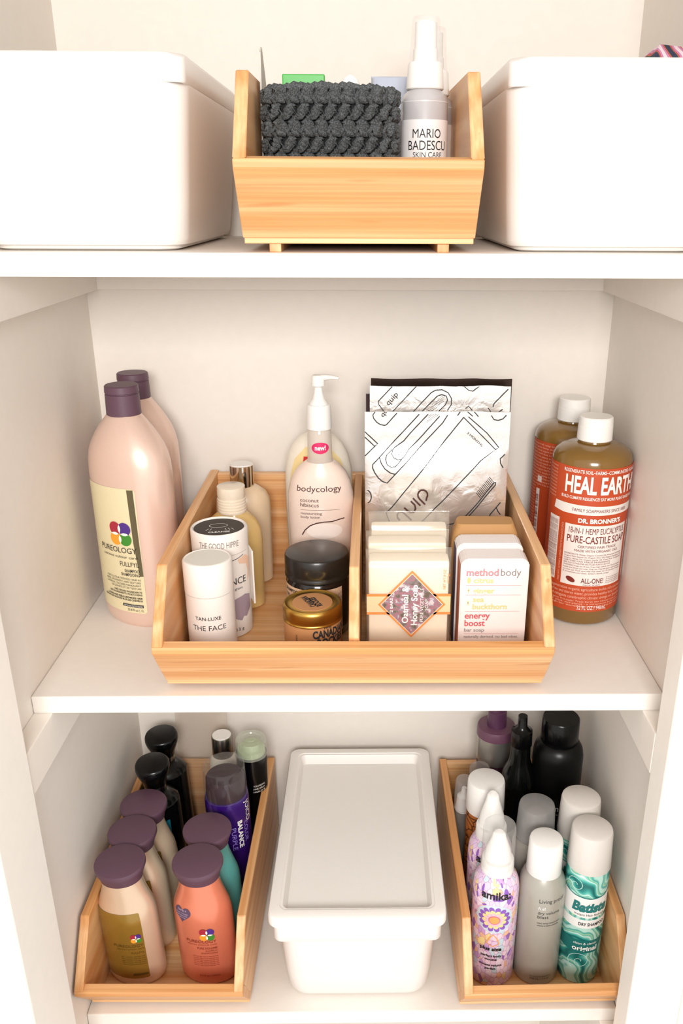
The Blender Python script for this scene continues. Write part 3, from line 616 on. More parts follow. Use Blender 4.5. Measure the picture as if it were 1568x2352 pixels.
def soapbar(label, x, y, h, front=False, top=.004, sd=0):
    o = thing('soap_bar', label, 'soap', (x, y, F2), 0, 'shrink-wrapped ivory soap bars'); w = .080; t = .024
    bm = B(-w / 2 + .002, w / 2 - .002, -t / 2 + .0015, t / 2 - .0015, .001, h - .004, bev=.004); link('bar', bm, SOAP, o, 40)
    # wrap: loose skin with crimped top flap
    bm = bmesh.new(); rg = []
    for k in range(15):
        f = k / 14; z = .0003 + (h + top) * f; sq = 1 if f < .88 else max(.12, 1 - (f - .88) / .12 * .9)
        pts = []
        for (px, py) in ring_r(w / 2, t / 2 * sq + .0003, .004 * sq, 5):
            q = .0009 * noise.noise(Vector((px * 60 + sd, py * 60, z * 70))); pts.append(Vector((px + q, py + q * (1 if sq == 1 else 2), z + (.0016 * noise.noise(Vector((px * 90, sd, 1))) if k == 14 else 0))))
        rg.append((0, pts))
    loft(bm, rg); link('wrapper', bm, WRAP, o, 60)
    yf = -t / 2 - .0010
    mp = lambda u, z, off: (u, yf - off, z)
    if front:
        Layer('band', mat('peach_band', '#f2cfa2', .5), .0002, .02).rect(-.0395, .0560, .0395, .0735).build(mp, o)
        L = Layer('band_edge', ORG, .0004, .02).rect(-.0395, .0725, .0395, .0750).rect(-.0395, .0535, .0395, .0560)
        L.poly([(-.029, .0640), (.0030, .0990), (.0348, .0640), (.0030, .0290)]).build(mp, o)
        Layer('label_edge', mat('ivory_line', '#f6ead2', .5), .0005, .02).poly([(-.0265, .0640), (.0030, .0963), (.0323, .0640), (.0030, .0317)]).build(mp, o)
        Layer('label', FLOR, .0006, .02).poly([(-.0258, .0640), (.0030, .0955), (.0316, .0640), (.0030, .0325)]).build(mp, o)
        L = Layer('lettering', WINK, .0008, .02).text('Oatmeal &', .0058, -.0005, .0445, .0385, rot=pi / 2, bold=.02).text('Honey Soap', .0058, .0082, .0425, .0420, rot=pi / 2, bold=.02)
        L.text('PURE VEGETABLE', .0032, .0140, .0460, .0350, rot=pi / 2).text('SOAP', .0032, .0185, .0580, .0115, rot=pi / 2)
        L.text('2 BARS', .0026, -.0150, .0560, .0150, rot=pi / 2, bold=.02).build(mp, o)
        Layer('lettering', ORG, .0006, .02).text('NET WT 8 OZ', .0024, .0345, .0800, .020, rot=pi / 2).text('(227g)', .0020, .0375, .0860, .010, rot=pi / 2).build(mp, o)
    return o
soapbar('ivory soap bar with orange-edged diamond label, foremost of the wrapped stack', .0475, -.2435, .1120, True, .003, 1)
soapbar('shrink-wrapped ivory soap bar, second of the wrapped stack', .0470, -.2140, .1180, False, .004, 2)
soapbar('shrink-wrapped ivory soap bar, rearmost of the wrapped stack', .0500, -.1830, .1210, False, .009, 3)
BRP = mat('brown_kraft_paper', '#b98a55', .7, bump=.5, bscale=120)
o = thing('soap_bar', 'soap bar wrapped in brown kraft paper, behind the white soap cartons', 'soap', (.1265, -.1850, F2), 0)
bm = bmesh.new(); rg = []
for k in range(13):
    f = k / 12; z = .0003 + .1215 * f; e = 0 if f < .8 else (f - .8) / .2
    rg.append((0, [Vector((px + .0012 * noise.noise(Vector((px * 50, py * 50, z * 60))) - .002 * e * (1 if px > 0 else 0), py * 1, z + .0018 * noise.noise(Vector((px * 60, py * 90, 3))))) for px, py in ring_r(.034 - .005 * e * e, .0145 - .004 * e * e, .006, 5)]))
loft(bm, rg); link('paper_wrap', bm, BRP, o, 28)
o.location.x = .1265
CART = mat('white_carton', '#efe6e2', .6); CORAL = mat('coral_carton_side', '#e08a6a', .6); MAUV = mat('mauve_carton_side', '#7a6a8a', .6)
C1 = mat('rose_ink', '#d98a90', .6); C2 = mat('yellow_ink', '#f0cf86', .6); C3 = mat('red_ink', '#cf5a60', .6); C4 = mat('grey_ink', '#8a7f80', .6)
def carton(label, x, y, h, side, front, w=.0640):
    o = thing('soap_carton', label, 'soap', (x, y, F2), 0, 'boxed white bar soaps'); t = .025; c = .005
    poly = [(-w / 2, 0), (w / 2, 0), (w / 2, h - c), (w / 2 - c, h), (-w / 2 + c, h), (-w / 2, h - c)]
    bm = bmesh.new(); a = [bm.verts.new((p[0], -t / 2, p[1] + .0003)) for p in poly]; b = [bm.verts.new((p[0], t / 2, p[1] + .0003)) for p in poly]
    bm.faces.new(a); bm.faces.new(b[::-1]); n = 6
    for i in range(n): bm.faces.new((a[i], a[(i + 1) % n], b[(i + 1) % n], b[i]))
    bmesh.ops.bevel(bm, geom=bm.edges[:], offset=.0012, segments=2, affect='EDGES'); link('box', bm, CART, o, 40)
    sd = Layer('side_band', side, .0003, .02).rect(-t / 2 + .0018, .002, t / 2 - .0005, h - c - .001); sd.build(lambda u, z, off: (-w / 2 - off, u, z), o)
    mp = lambda u, z, off: (u, -t / 2 - off, z)
    x0 = -.0265
    if front:
        L = Layer('lettering', C1, .0004, .02).text('method', .0072, x0, .0935, .0300, 'L', .02).build(mp, o)
        Layer('lettering', C4, .0004, .02).text('body', .0072, x0 + .0320, .0935, .0190).text('bar soap', .0036, x0, .0350, .0190, bold=.01).text('naturally derived. no bad vibes.', .0030, x0, .0282, .0520).build(mp, o)
        L = Layer('lettering', C2, .0004, .02).text('citrus', .0054, x0 + .007, .0862, .0185, 'L', .02).text('ginger', .0054, x0 + .007, .0755, .0200, 'L', .02).text('sea', .0054, x0 + .007, .0665, .0105, 'L', .02).text('buckthorn', .0054, x0 + .007, .0590, .0325, 'L', .02)
        L.disc(x0 + .0025, .0888, .0016, .0032).line([(x0 + .0025, .0755), (x0 + .0025, .0810)], .0006).line([(x0 + .001, .0780), (x0 + .004, .0790)], .0006).line([(x0 + .0015, .0630), (x0 + .0035, .0680)], .0006).line([(x0 + .0035, .0630), (x0 + .0015, .0680)], .0006).build(mp, o)
        Layer('lettering', C3, .0004, .02).text('energy', .0064, x0, .0490, .0240, 'L', .02).text('boost', .0064, x0, .0410, .0195, 'L', .02).build(mp, o)
        L = Layer('ruled_line', C1, .0003, .02)
        for z in (.0835, .0735, .0563, .0325): L.rect(x0, z, x0 + .0520, z + .0003)
        L.build(mp, o)
    else:
        Layer('lettering', C4, .0004, .02).text('method body', .0062, x0, h - .0185, .0440, 'L', .02).build(mp, o)
    return o
carton('white boxed bar soap with coral side and coloured wording, front right of wide tray', .1276, -.2440, .1100, CORAL, True)
carton('white boxed bar soap with mauve side, second of the two cartons', .1262, -.2155, .1140, MAUV, False)

# ------------------------------------------------------------------ top tray
YARN = None
def yarn():
    m = bpy.data.materials.new('charcoal_yarn'); m.use_nodes = True; N = m.node_tree.nodes; L = m.node_tree.links; p = N['Principled BSDF']
    tc = N.new('ShaderNodeTexCoord'); v = N.new('ShaderNodeTexVoronoi'); v.inputs['Scale'].default_value = 900
    r = N.new('ShaderNodeValToRGB'); r.color_ramp.elements[0].color = lin('#6c6f6f'); r.color_ramp.elements[1].color = lin('#383b3c'); r.color_ramp.elements[1].position = .7
    L.new(tc.outputs['Object'], v.inputs[0]); L.new(v.outputs['Distance'], r.inputs[0]); L.new(r.outputs[0], p.inputs['Base Color'])
    b = N.new('ShaderNodeBump'); b.inputs['Distance'].default_value = .0006; b.inputs['Strength'].default_value = .8; b.invert = True
    L.new(v.outputs['Distance'], b.inputs['Height']); L.new(b.outputs[0], p.inputs['Normal']); p.inputs['Roughness'].default_value = .85; return m
YARN = yarn()
PX, PY, PA, PB, PH = -.0190, -.2290, .0500, .0330, .1080
o = thing('crochet_pouch', 'charcoal crocheted cord basket in the top bamboo tray', 'basket', (PX, PY, F1), 1)
bm = bmesh.new(); loft(bm, [(.0003, ring_r(PA - .004, PB - .004, .014)), (PH - .003, ring_r(PA - .004, PB - .004, .014)), (PH - .003, ring_r(PA - .009, PB - .009, .012)), (.004, ring_r(PA - .009, PB - .009, .012))])
link('lining', bm, mat('dark_yarn_core', '#1b1c1d', .9), o, 40)
def rr_path(a, b, r, n):
    pts = ring_r(a, b, r, 10); pts.append(pts[0]); L = [0]
    for i in range(1, len(pts)): L.append(L[-1] + hypot(pts[i][0] - pts[i - 1][0], pts[i][1] - pts[i - 1][1]))
    def at(s):
        s = s % L[-1]; i = 1
        while L[i] < s: i += 1
        f = (s - L[i - 1]) / max(1e-9, L[i] - L[i - 1]); p = (pts[i - 1][0] + f * (pts[i][0] - pts[i - 1][0]), pts[i - 1][1] + f * (pts[i][1] - pts[i - 1][1]))
        d = Vector((pts[i][0] - pts[i - 1][0], pts[i][1] - pts[i - 1][1], 0)).normalized(); return Vector((p[0], p[1], 0)), d, Vector((d.y, -d.x, 0))
    return at, L[-1]
atp, PL = rr_path(PA - .002, PB - .002, .016, 0)
bm = bmesh.new(); rows = 9; cols = 28; rh = (PH - .006) / rows; cw = PL / cols
for j in range(rows):
    for i in range(cols):
        s = (i + .5 * (j % 2)) * cw; z = .0035 + j * rh; jit = random.uniform(-.0006, .0006)
        def P(ds, dz, do):
            p, d, nrm = atp(s + ds); return p + nrm * (do + jit) + Vector((0, 0, z + dz))
        hb = j % 2
        k = 1 if hb else -1
        # puff of slanting strands, gathered by a crossing loop
        for q in range(3):
            o0 = (q - 1) * cw * .20
            tube(bm, [P(-k * cw * .30 + o0 * .3, rh * (.12 + .22 * q), .0002), P(o0 * .5, rh * (.24 + .26 * q), .0034), P(k * cw * .34 + o0 * .3, rh * (.50 + .20 * q), .0004)], [.0018, .0029, .0018], 7)
        tube(bm, [P(k * cw * .36, -rh * .15, .0002), P(k * cw * .52, rh * .28, .0028), P(k * cw * .42, rh * .78, .0022), P(k * cw * .22, rh * (1.02 if j < rows - 1 else .8), .0004)], [.0016, .0025, .0024, .0016], 7)
# rolled top edge
for i in range(cols * 2):
    s = i * cw / 2
    def P(ds, dz, do):
        p, d, nrm = atp(s + ds); return p + nrm * do + Vector((0, 0, PH - .004 + dz))
    dz = .0007 * sin(i * 1.7) + .0016 * sin(s * 40)
    tube(bm, [P(-cw * .45, -.0015 + dz, .0010), P(0, .0006 + dz, .0004), P(cw * .45, .0002 + dz, -.0022)], [.0022, .0031, .0022], 8)
st = link('stitches', bm, YARN, o, 60); st['kind'] = 'stuff'
o = thing('snack_packet', 'bright green flat box peeking out of the crocheted basket', 'box', (-.0400, -.2245, F1 + .0042), 0)
link('packet', B(-.0165, .0165, -.004, .004, 0, .1135, bev=.0008), mat('leaf_green_card', '#2fa52f', .4), o, 0)
Layer('print', mat('lime_print', '#b8d23a', .5), .0003, .02).disc(-.011, .104, .004, .003).disc(.011, .104, .004, .003).build(lambda u, z, off: (u, -.004 - off, z), o)
o = thing('roller_ball', 'small white domed bottle top poking out of the crocheted basket', 'bottle', (-.0035, -.2290, F1 + .0042), 0)
part('bottle_body', [(0, .007), (.001, .0075), (.100, .0075)], WHT, o, n=24); part('dome_cap', [(.100, .0078), (.106, .0076), (.110, .0060), (.1125, .0032), (.1133, .0008)], WHT, o, n=24)
o = thing('card', 'tall thin grey-white card standing behind the crocheted basket, left end', 'card', (-.0735, -.2100, F1), 0)
raw('sheet', [(-.0006, -.03, 0), (-.0006, .03, 0), (-.0006, .03, .100), (-.0006, -.004, .138), (-.0006, -.014, .133), (.0006, -.03, 0), (.0006, .03, 0), (.0006, .03, .100), (.0006, -.004, .138), (.0006, -.014, .133), ], [(0, 1, 2, 3, 4), (9, 8, 7, 6, 5), (0, 5, 6, 1), (1, 6, 7, 2), (2, 7, 8, 3), (3, 8, 9, 4), (4, 9, 5, 0)], mat('grey_card', '#c9c4ba', .6), o)
MIST = mat('pale_grey_toner', '#bdb9ba', .2, coat=.5); MLAB = mat('white_paper_label', '#f1ecea', .6)
def spray(label, x, y, txt, rz=0, hs=1.0):
    o = thing('spray_bottle', label, 'bottle', (x, y, F1), rz, 'toner spray bottles'); r = .0190
    b = part('bottle_body', [(0, r - .002), (.002, r), (.101, r), (.105, r - .0012), (.1085, r - .005), (.1105, .0130)], MIST, o)
    part('liquid_line', [(.0998, r + .0001), (.1006, r + .0001)], mat('pale_shoulder', '#d8d4d3', .3), o)
    lb = Layer('label', MLAB, .0003, .002).rect(-.044, .006, .030, .0870).build(b.map, o)
    part('collar', [(.1095, .0146), (.1102, .0152), (.1262, .0140), (.1285, .0134), (.1290, .0128)], WHT, o, 'white screw collar')
    part('pump_top', [(.1285, .0100), (.138, .0098), (.1385, .0090), (.1565, .0086), (.1572, .0078)], WHT, o)
    bm = loft(bmesh.new(), [(z, ring_e(q, q, 40)) for z, q in ((.1288, .0128), (.1595, .0108), (.1605, .0100))]); link('clear_overcap', bm, CLR, o, 40)
    if txt:
        L = Layer('lettering', INK, .0005, .002).text('MARIO', .0066, .000, .0736, .0235, 'C').text('BADESCU', .0070, .001, .0647, .0330, 'C').text('SKIN CARE', .0040, .001, .0592, .0245, 'C').text('Established 1967', .0028, .001, .0550, .0190, 'C', shear=.2)
        L.build(b.map, lb)
    return o
spray('clear-capped toner spray bottle with black lettering, beside the crocheted basket', .0562, -.2050, True, 4)
spray('clear-capped spray bottle standing behind the lettered one', .0645, -.1600, False, 70)
o = thing('cream_tube', 'pale silvery-blue tube end behind the crocheted basket', 'tube', (.0300, -.1500, F1), 0)
part('tube_body', [(0, .013), (.001, .0135), (.0200, .0135), (.124, .0170, .002), (.1255, .0170, .001)], mat('silver_blue_film', '#c3c9d8', .3, .4), o)
# scarf in right bin
def scarf():
    m = bpy.data.materials.new('printed_fabric'); m.use_nodes = True; N = m.node_tree.nodes; L = m.node_tree.links; p = N['Principled BSDF']
    tc = N.new('ShaderNodeTexCoord'); v = N.new('ShaderNodeTexWave'); v.inputs['Scale'].default_value = 22; v.inputs['Distortion'].default_value = 5; v.inputs['Detail'].default_value = 1
    r = N.new('ShaderNodeValToRGB'); r.color_ramp.interpolation = 'CONSTANT'; e = r.color_ramp.elements; e[0].color = lin('#2e3350'); e[1].position = .88; e[1].color = lin('#e9d5dd')
    for q, c in ((.15, '#4f5b45'), (.28, '#e2613c'), (.4, '#b5436f'), (.55, '#d98aa8'), (.7, '#8f8fc0'), (.78, '#d77f9c')): k = e.new(q); k.color = lin(c)
    L.new(tc.outputs['Object'], v.inputs[0]); L.new(v.outputs['Color'], r.inputs[0]); L.new(r.outputs[0], p.inputs['Base Color']); p.inputs['Roughness'].default_value = .8; return m
o = thing('scarf', 'folded fabric printed pink, orange and navy, heaped in the right top bin', 'scarf', (.2560, -.1700, Z1 + .0065), 0)
bm = bmesh.new(); rg = []
for k in range(13):
    f = k / 12; z = .149 * f; s = cos(f * pi / 2 * .97) ** .55
    rg.append((0, [Vector((px * (1 if px < 0 else .55) + .0035 * noise.noise(Vector((px * 30, py * 30, z * 20))) + .004 * f, py + .004 * noise.noise(Vector((py * 30, px * 20, z * 20))), z + .0016 * noise.noise(Vector((px * 60, py * 50, 4))) + .10 * max(0, px) * f * 0)) for px, py in ring_r(.046 * s + .002, .075 * s + .004, .012 * s, 8)]))
loft(bm, rg); link('fabric', bm, scarf(), o, 60)

# ------------------------------------------------------------------ bottom left tray: oval-capped bottles
GOLDL = mat('gold_label', '#a07f34', .2, .4, coat=.4)
def oval(label, x, y, rz, body_m, kind, tilt=(0, 0), group='plum-capped oval bottles'):
    o = thing('shampoo_bottle', label, 'bottle', (x, y, F3), rz, group, tilt); a, b = .0335, .0225
    pr = [(.0, .88), (.0015, .93), (.006, .985), (.012, 1), (.088, 1), (.098, .985), (.106, .94), (.113, .87), (.120, .79), (.127, .72), (.134, .675), (.141, .655), (.150, .65)]
    body = part('bottle_body', [(z, a * k, b * (k if k > .8 else .8 + (k - .66) * .3)) for z, k in pr], body_m, o, n=72)
    bm = bmesh.new(); rg = []
    for z, ra, rb, sh in ((.1405, .0235, .0195, 0), (.1445, .0240, .0205, 0), (.1525, .0272, .0238, .0006), (.1550, .0282, .0245, .001), (.1575, .0282, .0245, .001), (.1590, .0276, .0240, .001), (.1595, .0265, .0230, .001)):
        rg.append((0, [Vector((px, py + sh, z + .10 * (py) * (1 if z > .15 else .3))) for px, py in ring_e(ra, rb, 56)]))
    loft(bm, rg); link('cap', bm, PURP, o, 40)
    m = body.map
    if kind == 'gold':
        lb = Layer('label', GOLDL, .0003, .002, .006).rrect(-.036, .013, .0235, .1050, .002).build(m, o); emblem(m, lb, .0155, .0715, .0033)
        L = Layer('lettering', mat('dark_gold_print', '#5f4718', .4), .0009, .002).text('PUREOLOGY', .0037,   .0222, .0595, .0330, 'R').text('serious colour care', .0018, .0222, .0560, .030, 'R').text('FULLFYL', .0026, .0222, .0500, .014, 'R')  # lettering ink is a darker gold-brown than the label
        for i in range(5): L.text('FOR COLOUR-TREATED HAIR', .0013, .0222, .045 - i * .0028, .026, 'R')
        L.rect(.0060, .0180, .0222, .0205).build(m, lb)
    elif kind == 'coral':
        emblem(m, o, .0105, .0765, .0046)
        L = Layer('lettering', mat('rust_print', '#8a3b26', .5), .0006, .002).text('PUREOLOGY', .0038, .0200, .0645, .0340, 'R', .01).text('SERIOUS COLOUR CARE', .0016, .0200, .0610, .0330, 'R').text('PURE VOLUME', .0026, .0200, .0555, .0220, 'R', .02).text('SHAMPOO', .0022, .0200, .0518, .0130, 'R').text('SHAMPOOING', .0022, .0200, .0484, .0180, 'R')
        for i in range(6): L.text('FOR FLAT, FINE, COLOUR-TREATED HAIR', .0014, .0200, .0440 - i * .0027, .028, 'R')
        L.text('8.5 fl oz | 250mL', .0022, .0200, .0150, .0230, 'R').build(m, o)
        H = Layer('heart_sticker', mat('plum_sticker', '#5a4560', .5), .0004, .002, .004); pts = []
        for i in range(28):
            t = 2 * pi * i / 28; hx = 16 * sin(t) ** 3; hy = 13 * cos(t) - 5 * cos(2 * t) - 2 * cos(3 * t) - cos(4 * t); pts.append((-.0170 + hx * .00072, .1010 + hy * .00068))
        hs = H.poly(pts).build(m, o)
        L = Layer('lettering', mat('pale_plum_ink', '#c9b6cc', .5), .0007, .002).text('FAMILY', .0024, -.0170, .1045, .0125, 'C').text('OF ALL THE BEST', .0015, -.0170, .1012, .0175, 'C').text('FORMULAS FOR', .0015, -.0170, .0985, .0150, 'C').text('EVERYONE', .0014, -.0170, .0958, .0100, 'C').build(m, hs)
    return o
CREAMB = mat('pearl_beige_plastic', '#e2c8ac', .3, .35, coat=.3, bump=.04, bscale=600, sss=.05); CORALB = mat('pearl_coral_plastic', '#e88a6c', .28, .35, coat=.35); AQUAB = mat('pearl_aqua_plastic', '#66bab6', .28, .35, coat=.35)
oval('beige bottle with plum cap and gold label, front left of the lower left tray', -.2565, -.2480, -10, CREAMB, 'gold', (0, -2.2))
oval('beige bottle with plum cap, second in the lower left row', -.2555, -.2000, -10, CREAMB, 'gold', (0, -2.2))
oval('beige bottle with plum cap, third in the row beneath the black caps', -.2545, -.1530, -10, CREAMB, 'gold', (0, -2.0))
oval('coral bottle with plum cap and heart sticker, front right of lower left tray', -.1740, -.2475, -10, CORALB, 'coral', (0, -1.5))
oval('aqua bottle with plum cap, behind the coral bottle', -.1725, -.1965, -10, AQUAB, 'plain', (0, -1.5))
def blackcap(label, x, y, tilt, h=.183, band=False):
    o = thing('shampoo_bottle', label, 'bottle', (x, y, F3), 0, 'black mushroom-capped bottles', tilt); s = h - .183
    b = part('bottle_body', [(0, .0245), (.002, .0265), (.004, .0270), (.124 + s, .0272), (.1285 + s, .0266), (.1295 + s, .0250), (.133 + s, .0236), (.138 + s, .0175), (.142 + s, .0120)], BLK, o)
    part('neck_band', [(.141 + s, .0128), (.1415 + s, .0132), (.156 + s, .0132), (.1565 + s, .0128)], mat('silver_band', '#a9a29a', .2, 1), o, 'silver neck band')
    bm = bmesh.new(); loft(bm, [(0, [Vector((px, py, z + s + .12 * py * g)) for px, py in ring_e(r, r * .95, 48)]) for z, r, g in ((.152, .0140, 0), (.158, .0150, .2), (.170, .0198, .8), (.176, .0212, 1), (.180, .0210, 1), (.1825, .0200, 1), (.1832, .0185, 1))])
    link('cap', bm, BLK, o, 50)
    if band: Layer('label', mat('teal_label', '#1b7f95', .4), .0003, .003).rect(.000, .045, .020, .112).build(b.map, o)
    return o
blackcap('glossy black bottle with mushroom cap, nearer of the two black ones', -.2530, -.1040, (0, -1.8), band=True)
blackcap('glossy black bottle with mushroom cap, farther of the two black ones', -.2540, -.0485, (0, -1.8), .186)
# purple can with clear cap
VIO = mat('deep_violet_metal', '#3a1378', .25, .3, coat=.4); DPL = mat('dark_plum_plastic', '#2e1621', .55, spec=.25)
o = thing('spray_can', 'violet spray can under a clear cap, behind the aqua bottle', 'can', (-.1610, -.1310, F3), 20, tilt=(0, -1.2))
b = part('can_body', [(0, .0240), (.0015, .0262), (.0035, .0265), (.150, .0265), (.156, .0262), (.160, .0250)], VIO, o)
part('spray_cap', [(.158, .0236), (.159, .0240), (.184, .0226), (.186, .0215)], DPL, o, 'dark plum inner cap')
bm = loft(bmesh.new(), [(z, ring_e(q, q, 48)) for z, q in ((.1585, .0258), (.198, .0252), (.2005, .0243), (.2012, .0228))]); link('clear_overcap', bm, clear('clear_overcap_plastic', '#d8d4cf', .03, .04), o, 40)
L = Layer('lettering', WINK, .0004, .003).text('JOICO', .0078, .0195, .156, .030, rot=-pi / 2).text('BALANCE', .0058, .0065, .133, .040, rot=-pi / 2, bold=.04)
L.build(b.map, o)
Layer('lettering', mat('lilac_ink', '#9a86d8', .5), .0004, .003).text('COLOR', .0058, .0150, .128, .030, rot=-pi / 2).text('PURPLE', .0058, -.0020, .125, .033, rot=-pi / 2).build(b.map, o)
o = thing('lotion_bottle', 'white bottle with brushed silver cap and white top, behind the violet can', 'bottle', (-.1835, -.0395, F3), 0)
part('bottle_body', [(0, .0165), (.002, .0180), (.135, .0180), (.143, .0165), (.149, .0125)], mat('milk_white_plastic', '#efe6d6', .3, coat=.3), o)
part('cap', [(.148, .0133), (.1485, .0137), (.176, .0135), (.1775, .0130)], mat('brushed_silver', '#a8a39a', .3, 1), o, 'brushed silver cap'); part('cap_disc', [(.1772, .0122), (.1785, .0120)], WHT, o)
o = thing('spray_can', 'black spray can with greenish see-through cap, back right of lower left tray', 'can', (-.1450, -.0640, F3), 0, tilt=(0, 1.0))
b = part('can_body', [(0, .0180), (.0015, .0197), (.003, .0200), (.166, .0200), (.169, .0198)], mat('black_can_metal', '#08090a', .22, .3, coat=.4), o)
part('inner_collar', [(.168, .0180), (.175, .0175), (.1755, .0120), (.183, .0110), (.184, .0080)], mat('pale_green_plastic', '#a7b98a', .35), o, 'pale green inner collar')
bm = loft(bmesh.new(), [(z, ring_e(q, q, 48)) for z, q in ((.167, .0204), (.1705, .0206), (.171, .0200), (.1875, .0197), (.1895, .0188), (.190, .0125), (.1885, .0115), (.1885, .0075), (.1898, .0065))]); link('clear_overcap', bm, clear('greenish_clear_cap', '#e2e6d4', .28), o, 40)
L = Layer('lettering', WINK, .0004, .003)
for i, t in enumerate(['VOLUMIZING', 'HAIR SPRAY', 'HOLD 8']): L.text(t, .0026, .004, .128 - i * .0045, .016, rot=0.0)
L.build(b.map, o)
o = thing('plastic_pouch', 'clear plastic bag standing against the back panel, behind the black bottles', 'bag', (-.2130, -.0185, F3), 0)
bm = bmesh.new(); rg = []
for k in range(15):
    f = k / 14; z = .27 * f; rg.append((0, [Vector((px + .001 * noise.noise(Vector((px * 50, z * 40, 1))), py + .0008 * noise.noise(Vector((px * 60, z * 50, 8))), z + .0003)) for px, py in ring_r(.034, .0022 if 0 < k < 14 else .0008, .0007, 4)]))
loft(bm, rg); link('film', bm, clear('tea_tinted_film', '#c8ab8e', .14, .15), o, 60)
Layer('label', mat('frosted_label', '#d9d2c8', .4), .0003, .02).rect(-.018, .222, .014, .236).build(lambda u, z, off: (u, -.0030 - off, z), o)

# ------------------------------------------------------------------ bottom right tray: cans
def amika_mat():
    m = bpy.data.materials.new('pastel_mosaic_print'); m.use_nodes = True; N = m.node_tree.nodes; L = m.node_tree.links; p = N['Principled BSDF']
    tc = N.new('ShaderNodeTexCoord'); mp = N.new('ShaderNodeMapping'); mp.inputs['Scale'].default_value = (1, 1, .62); L.new(tc.outputs['Object'], mp.inputs[0])
    v = N.new('ShaderNodeTexVoronoi'); v.inputs['Scale'].default_value = 190; w = N.new('ShaderNodeTexVoronoi'); w.feature = 'DISTANCE_TO_EDGE'; w.inputs['Scale'].default_value = 190
    L.new(mp.outputs[0], v.inputs[0]); L.new(mp.outputs[0], w.inputs[0])
    sp = N.new('ShaderNodeSeparateColor'); L.new(v.outputs['Color'], sp.inputs[0])
    r = N.new('ShaderNodeValToRGB'); r.color_ramp.interpolation = 'CONSTANT'; e = r.color_ramp.elements; e[0].color = lin('#eccbe0'); e[1].position = .955; e[1].color = lin('#9a6cc0')
    for q, c in ((.22, '#f2d6e4'), (.40, '#e3c8e6'), (.56, '#efdce8'), (.68, '#f0d59a'), (.73, '#c9dbe4'), (.83, '#efbf9c'), (.90, '#cfa6da')): k = e.new(q); k.color = lin(c)
    L.new(sp.outputs[0], r.inputs[0]); s = N.new('ShaderNodeValToRGB'); s.color_ramp.elements[0].color = lin('#c5a3c5'); s.color_ramp.elements[1].color = (1, 1, 1, 1); s.color_ramp.elements[0].position = .02; s.color_ramp.elements[1].position = .05
    L.new(w.outputs[0], s.inputs[0]); mx = N.new('ShaderNodeMixRGB'); mx.blend_type = 'MULTIPLY'; mx.inputs[0].default_value = .8
    L.new(r.outputs[0], mx.inputs[1]); L.new(s.outputs[0], mx.inputs[2]); L.new(mx.outputs[0], p.inputs['Base Color']); p.inputs['Roughness'].default_value = .35; return m
def swirl_mat():
    m = bpy.data.materials.new('teal_marbled_print'); m.use_nodes = True; N = m.node_tree.nodes; L = m.node_tree.links; p = N['Principled BSDF']
    tc = N.new('ShaderNodeTexCoord'); v = N.new('ShaderNodeTexWave'); v.inputs['Scale'].default_value = 16; v.inputs['Distortion'].default_value = 9; v.inputs['Detail'].default_value = 1.5; v.inputs['Detail Scale'].default_value = 1.6; v.bands_direction = 'DIAGONAL'
    r = N.new('ShaderNodeValToRGB'); e = r.color_ramp.elements; e[0].color = lin('#0d6a67'); e[1].position = .97; e[1].color = lin('#b9e3d8')
    for q, c in ((.12, '#2f9c92'), (.30, '#6cc4b6'), (.42, '#a5ddd0'), (.47, '#f2f6f0'), (.52, '#8fd2c4'), (.66, '#5db9aa'), (.70, '#cfd88a'), (.74, '#7fcabb'), (.88, '#3aa398')): k = e.new(q); k.color = lin(c)
    L.new(tc.outputs['Object'], v.inputs[0]); L.new(v.outputs['Fac'], r.inputs[0]); L.new(r.outputs[0], p.inputs['Base Color']); p.inputs['Roughness'].default_value = .3; p.inputs['Metallic'].default_value = .1; return m
AMK, SWL = amika_mat(), swirl_mat()
VI = mat('violet_print', '#8f5fc0', .4); YE = mat('butter_print', '#f2dc98', .4); OR = mat('apricot_print', '#f0ab62', .4); PK = mat('pink_print', '#eebfd0', .4); BLU = mat('ice_blue_print', '#cfe0e8', .4)
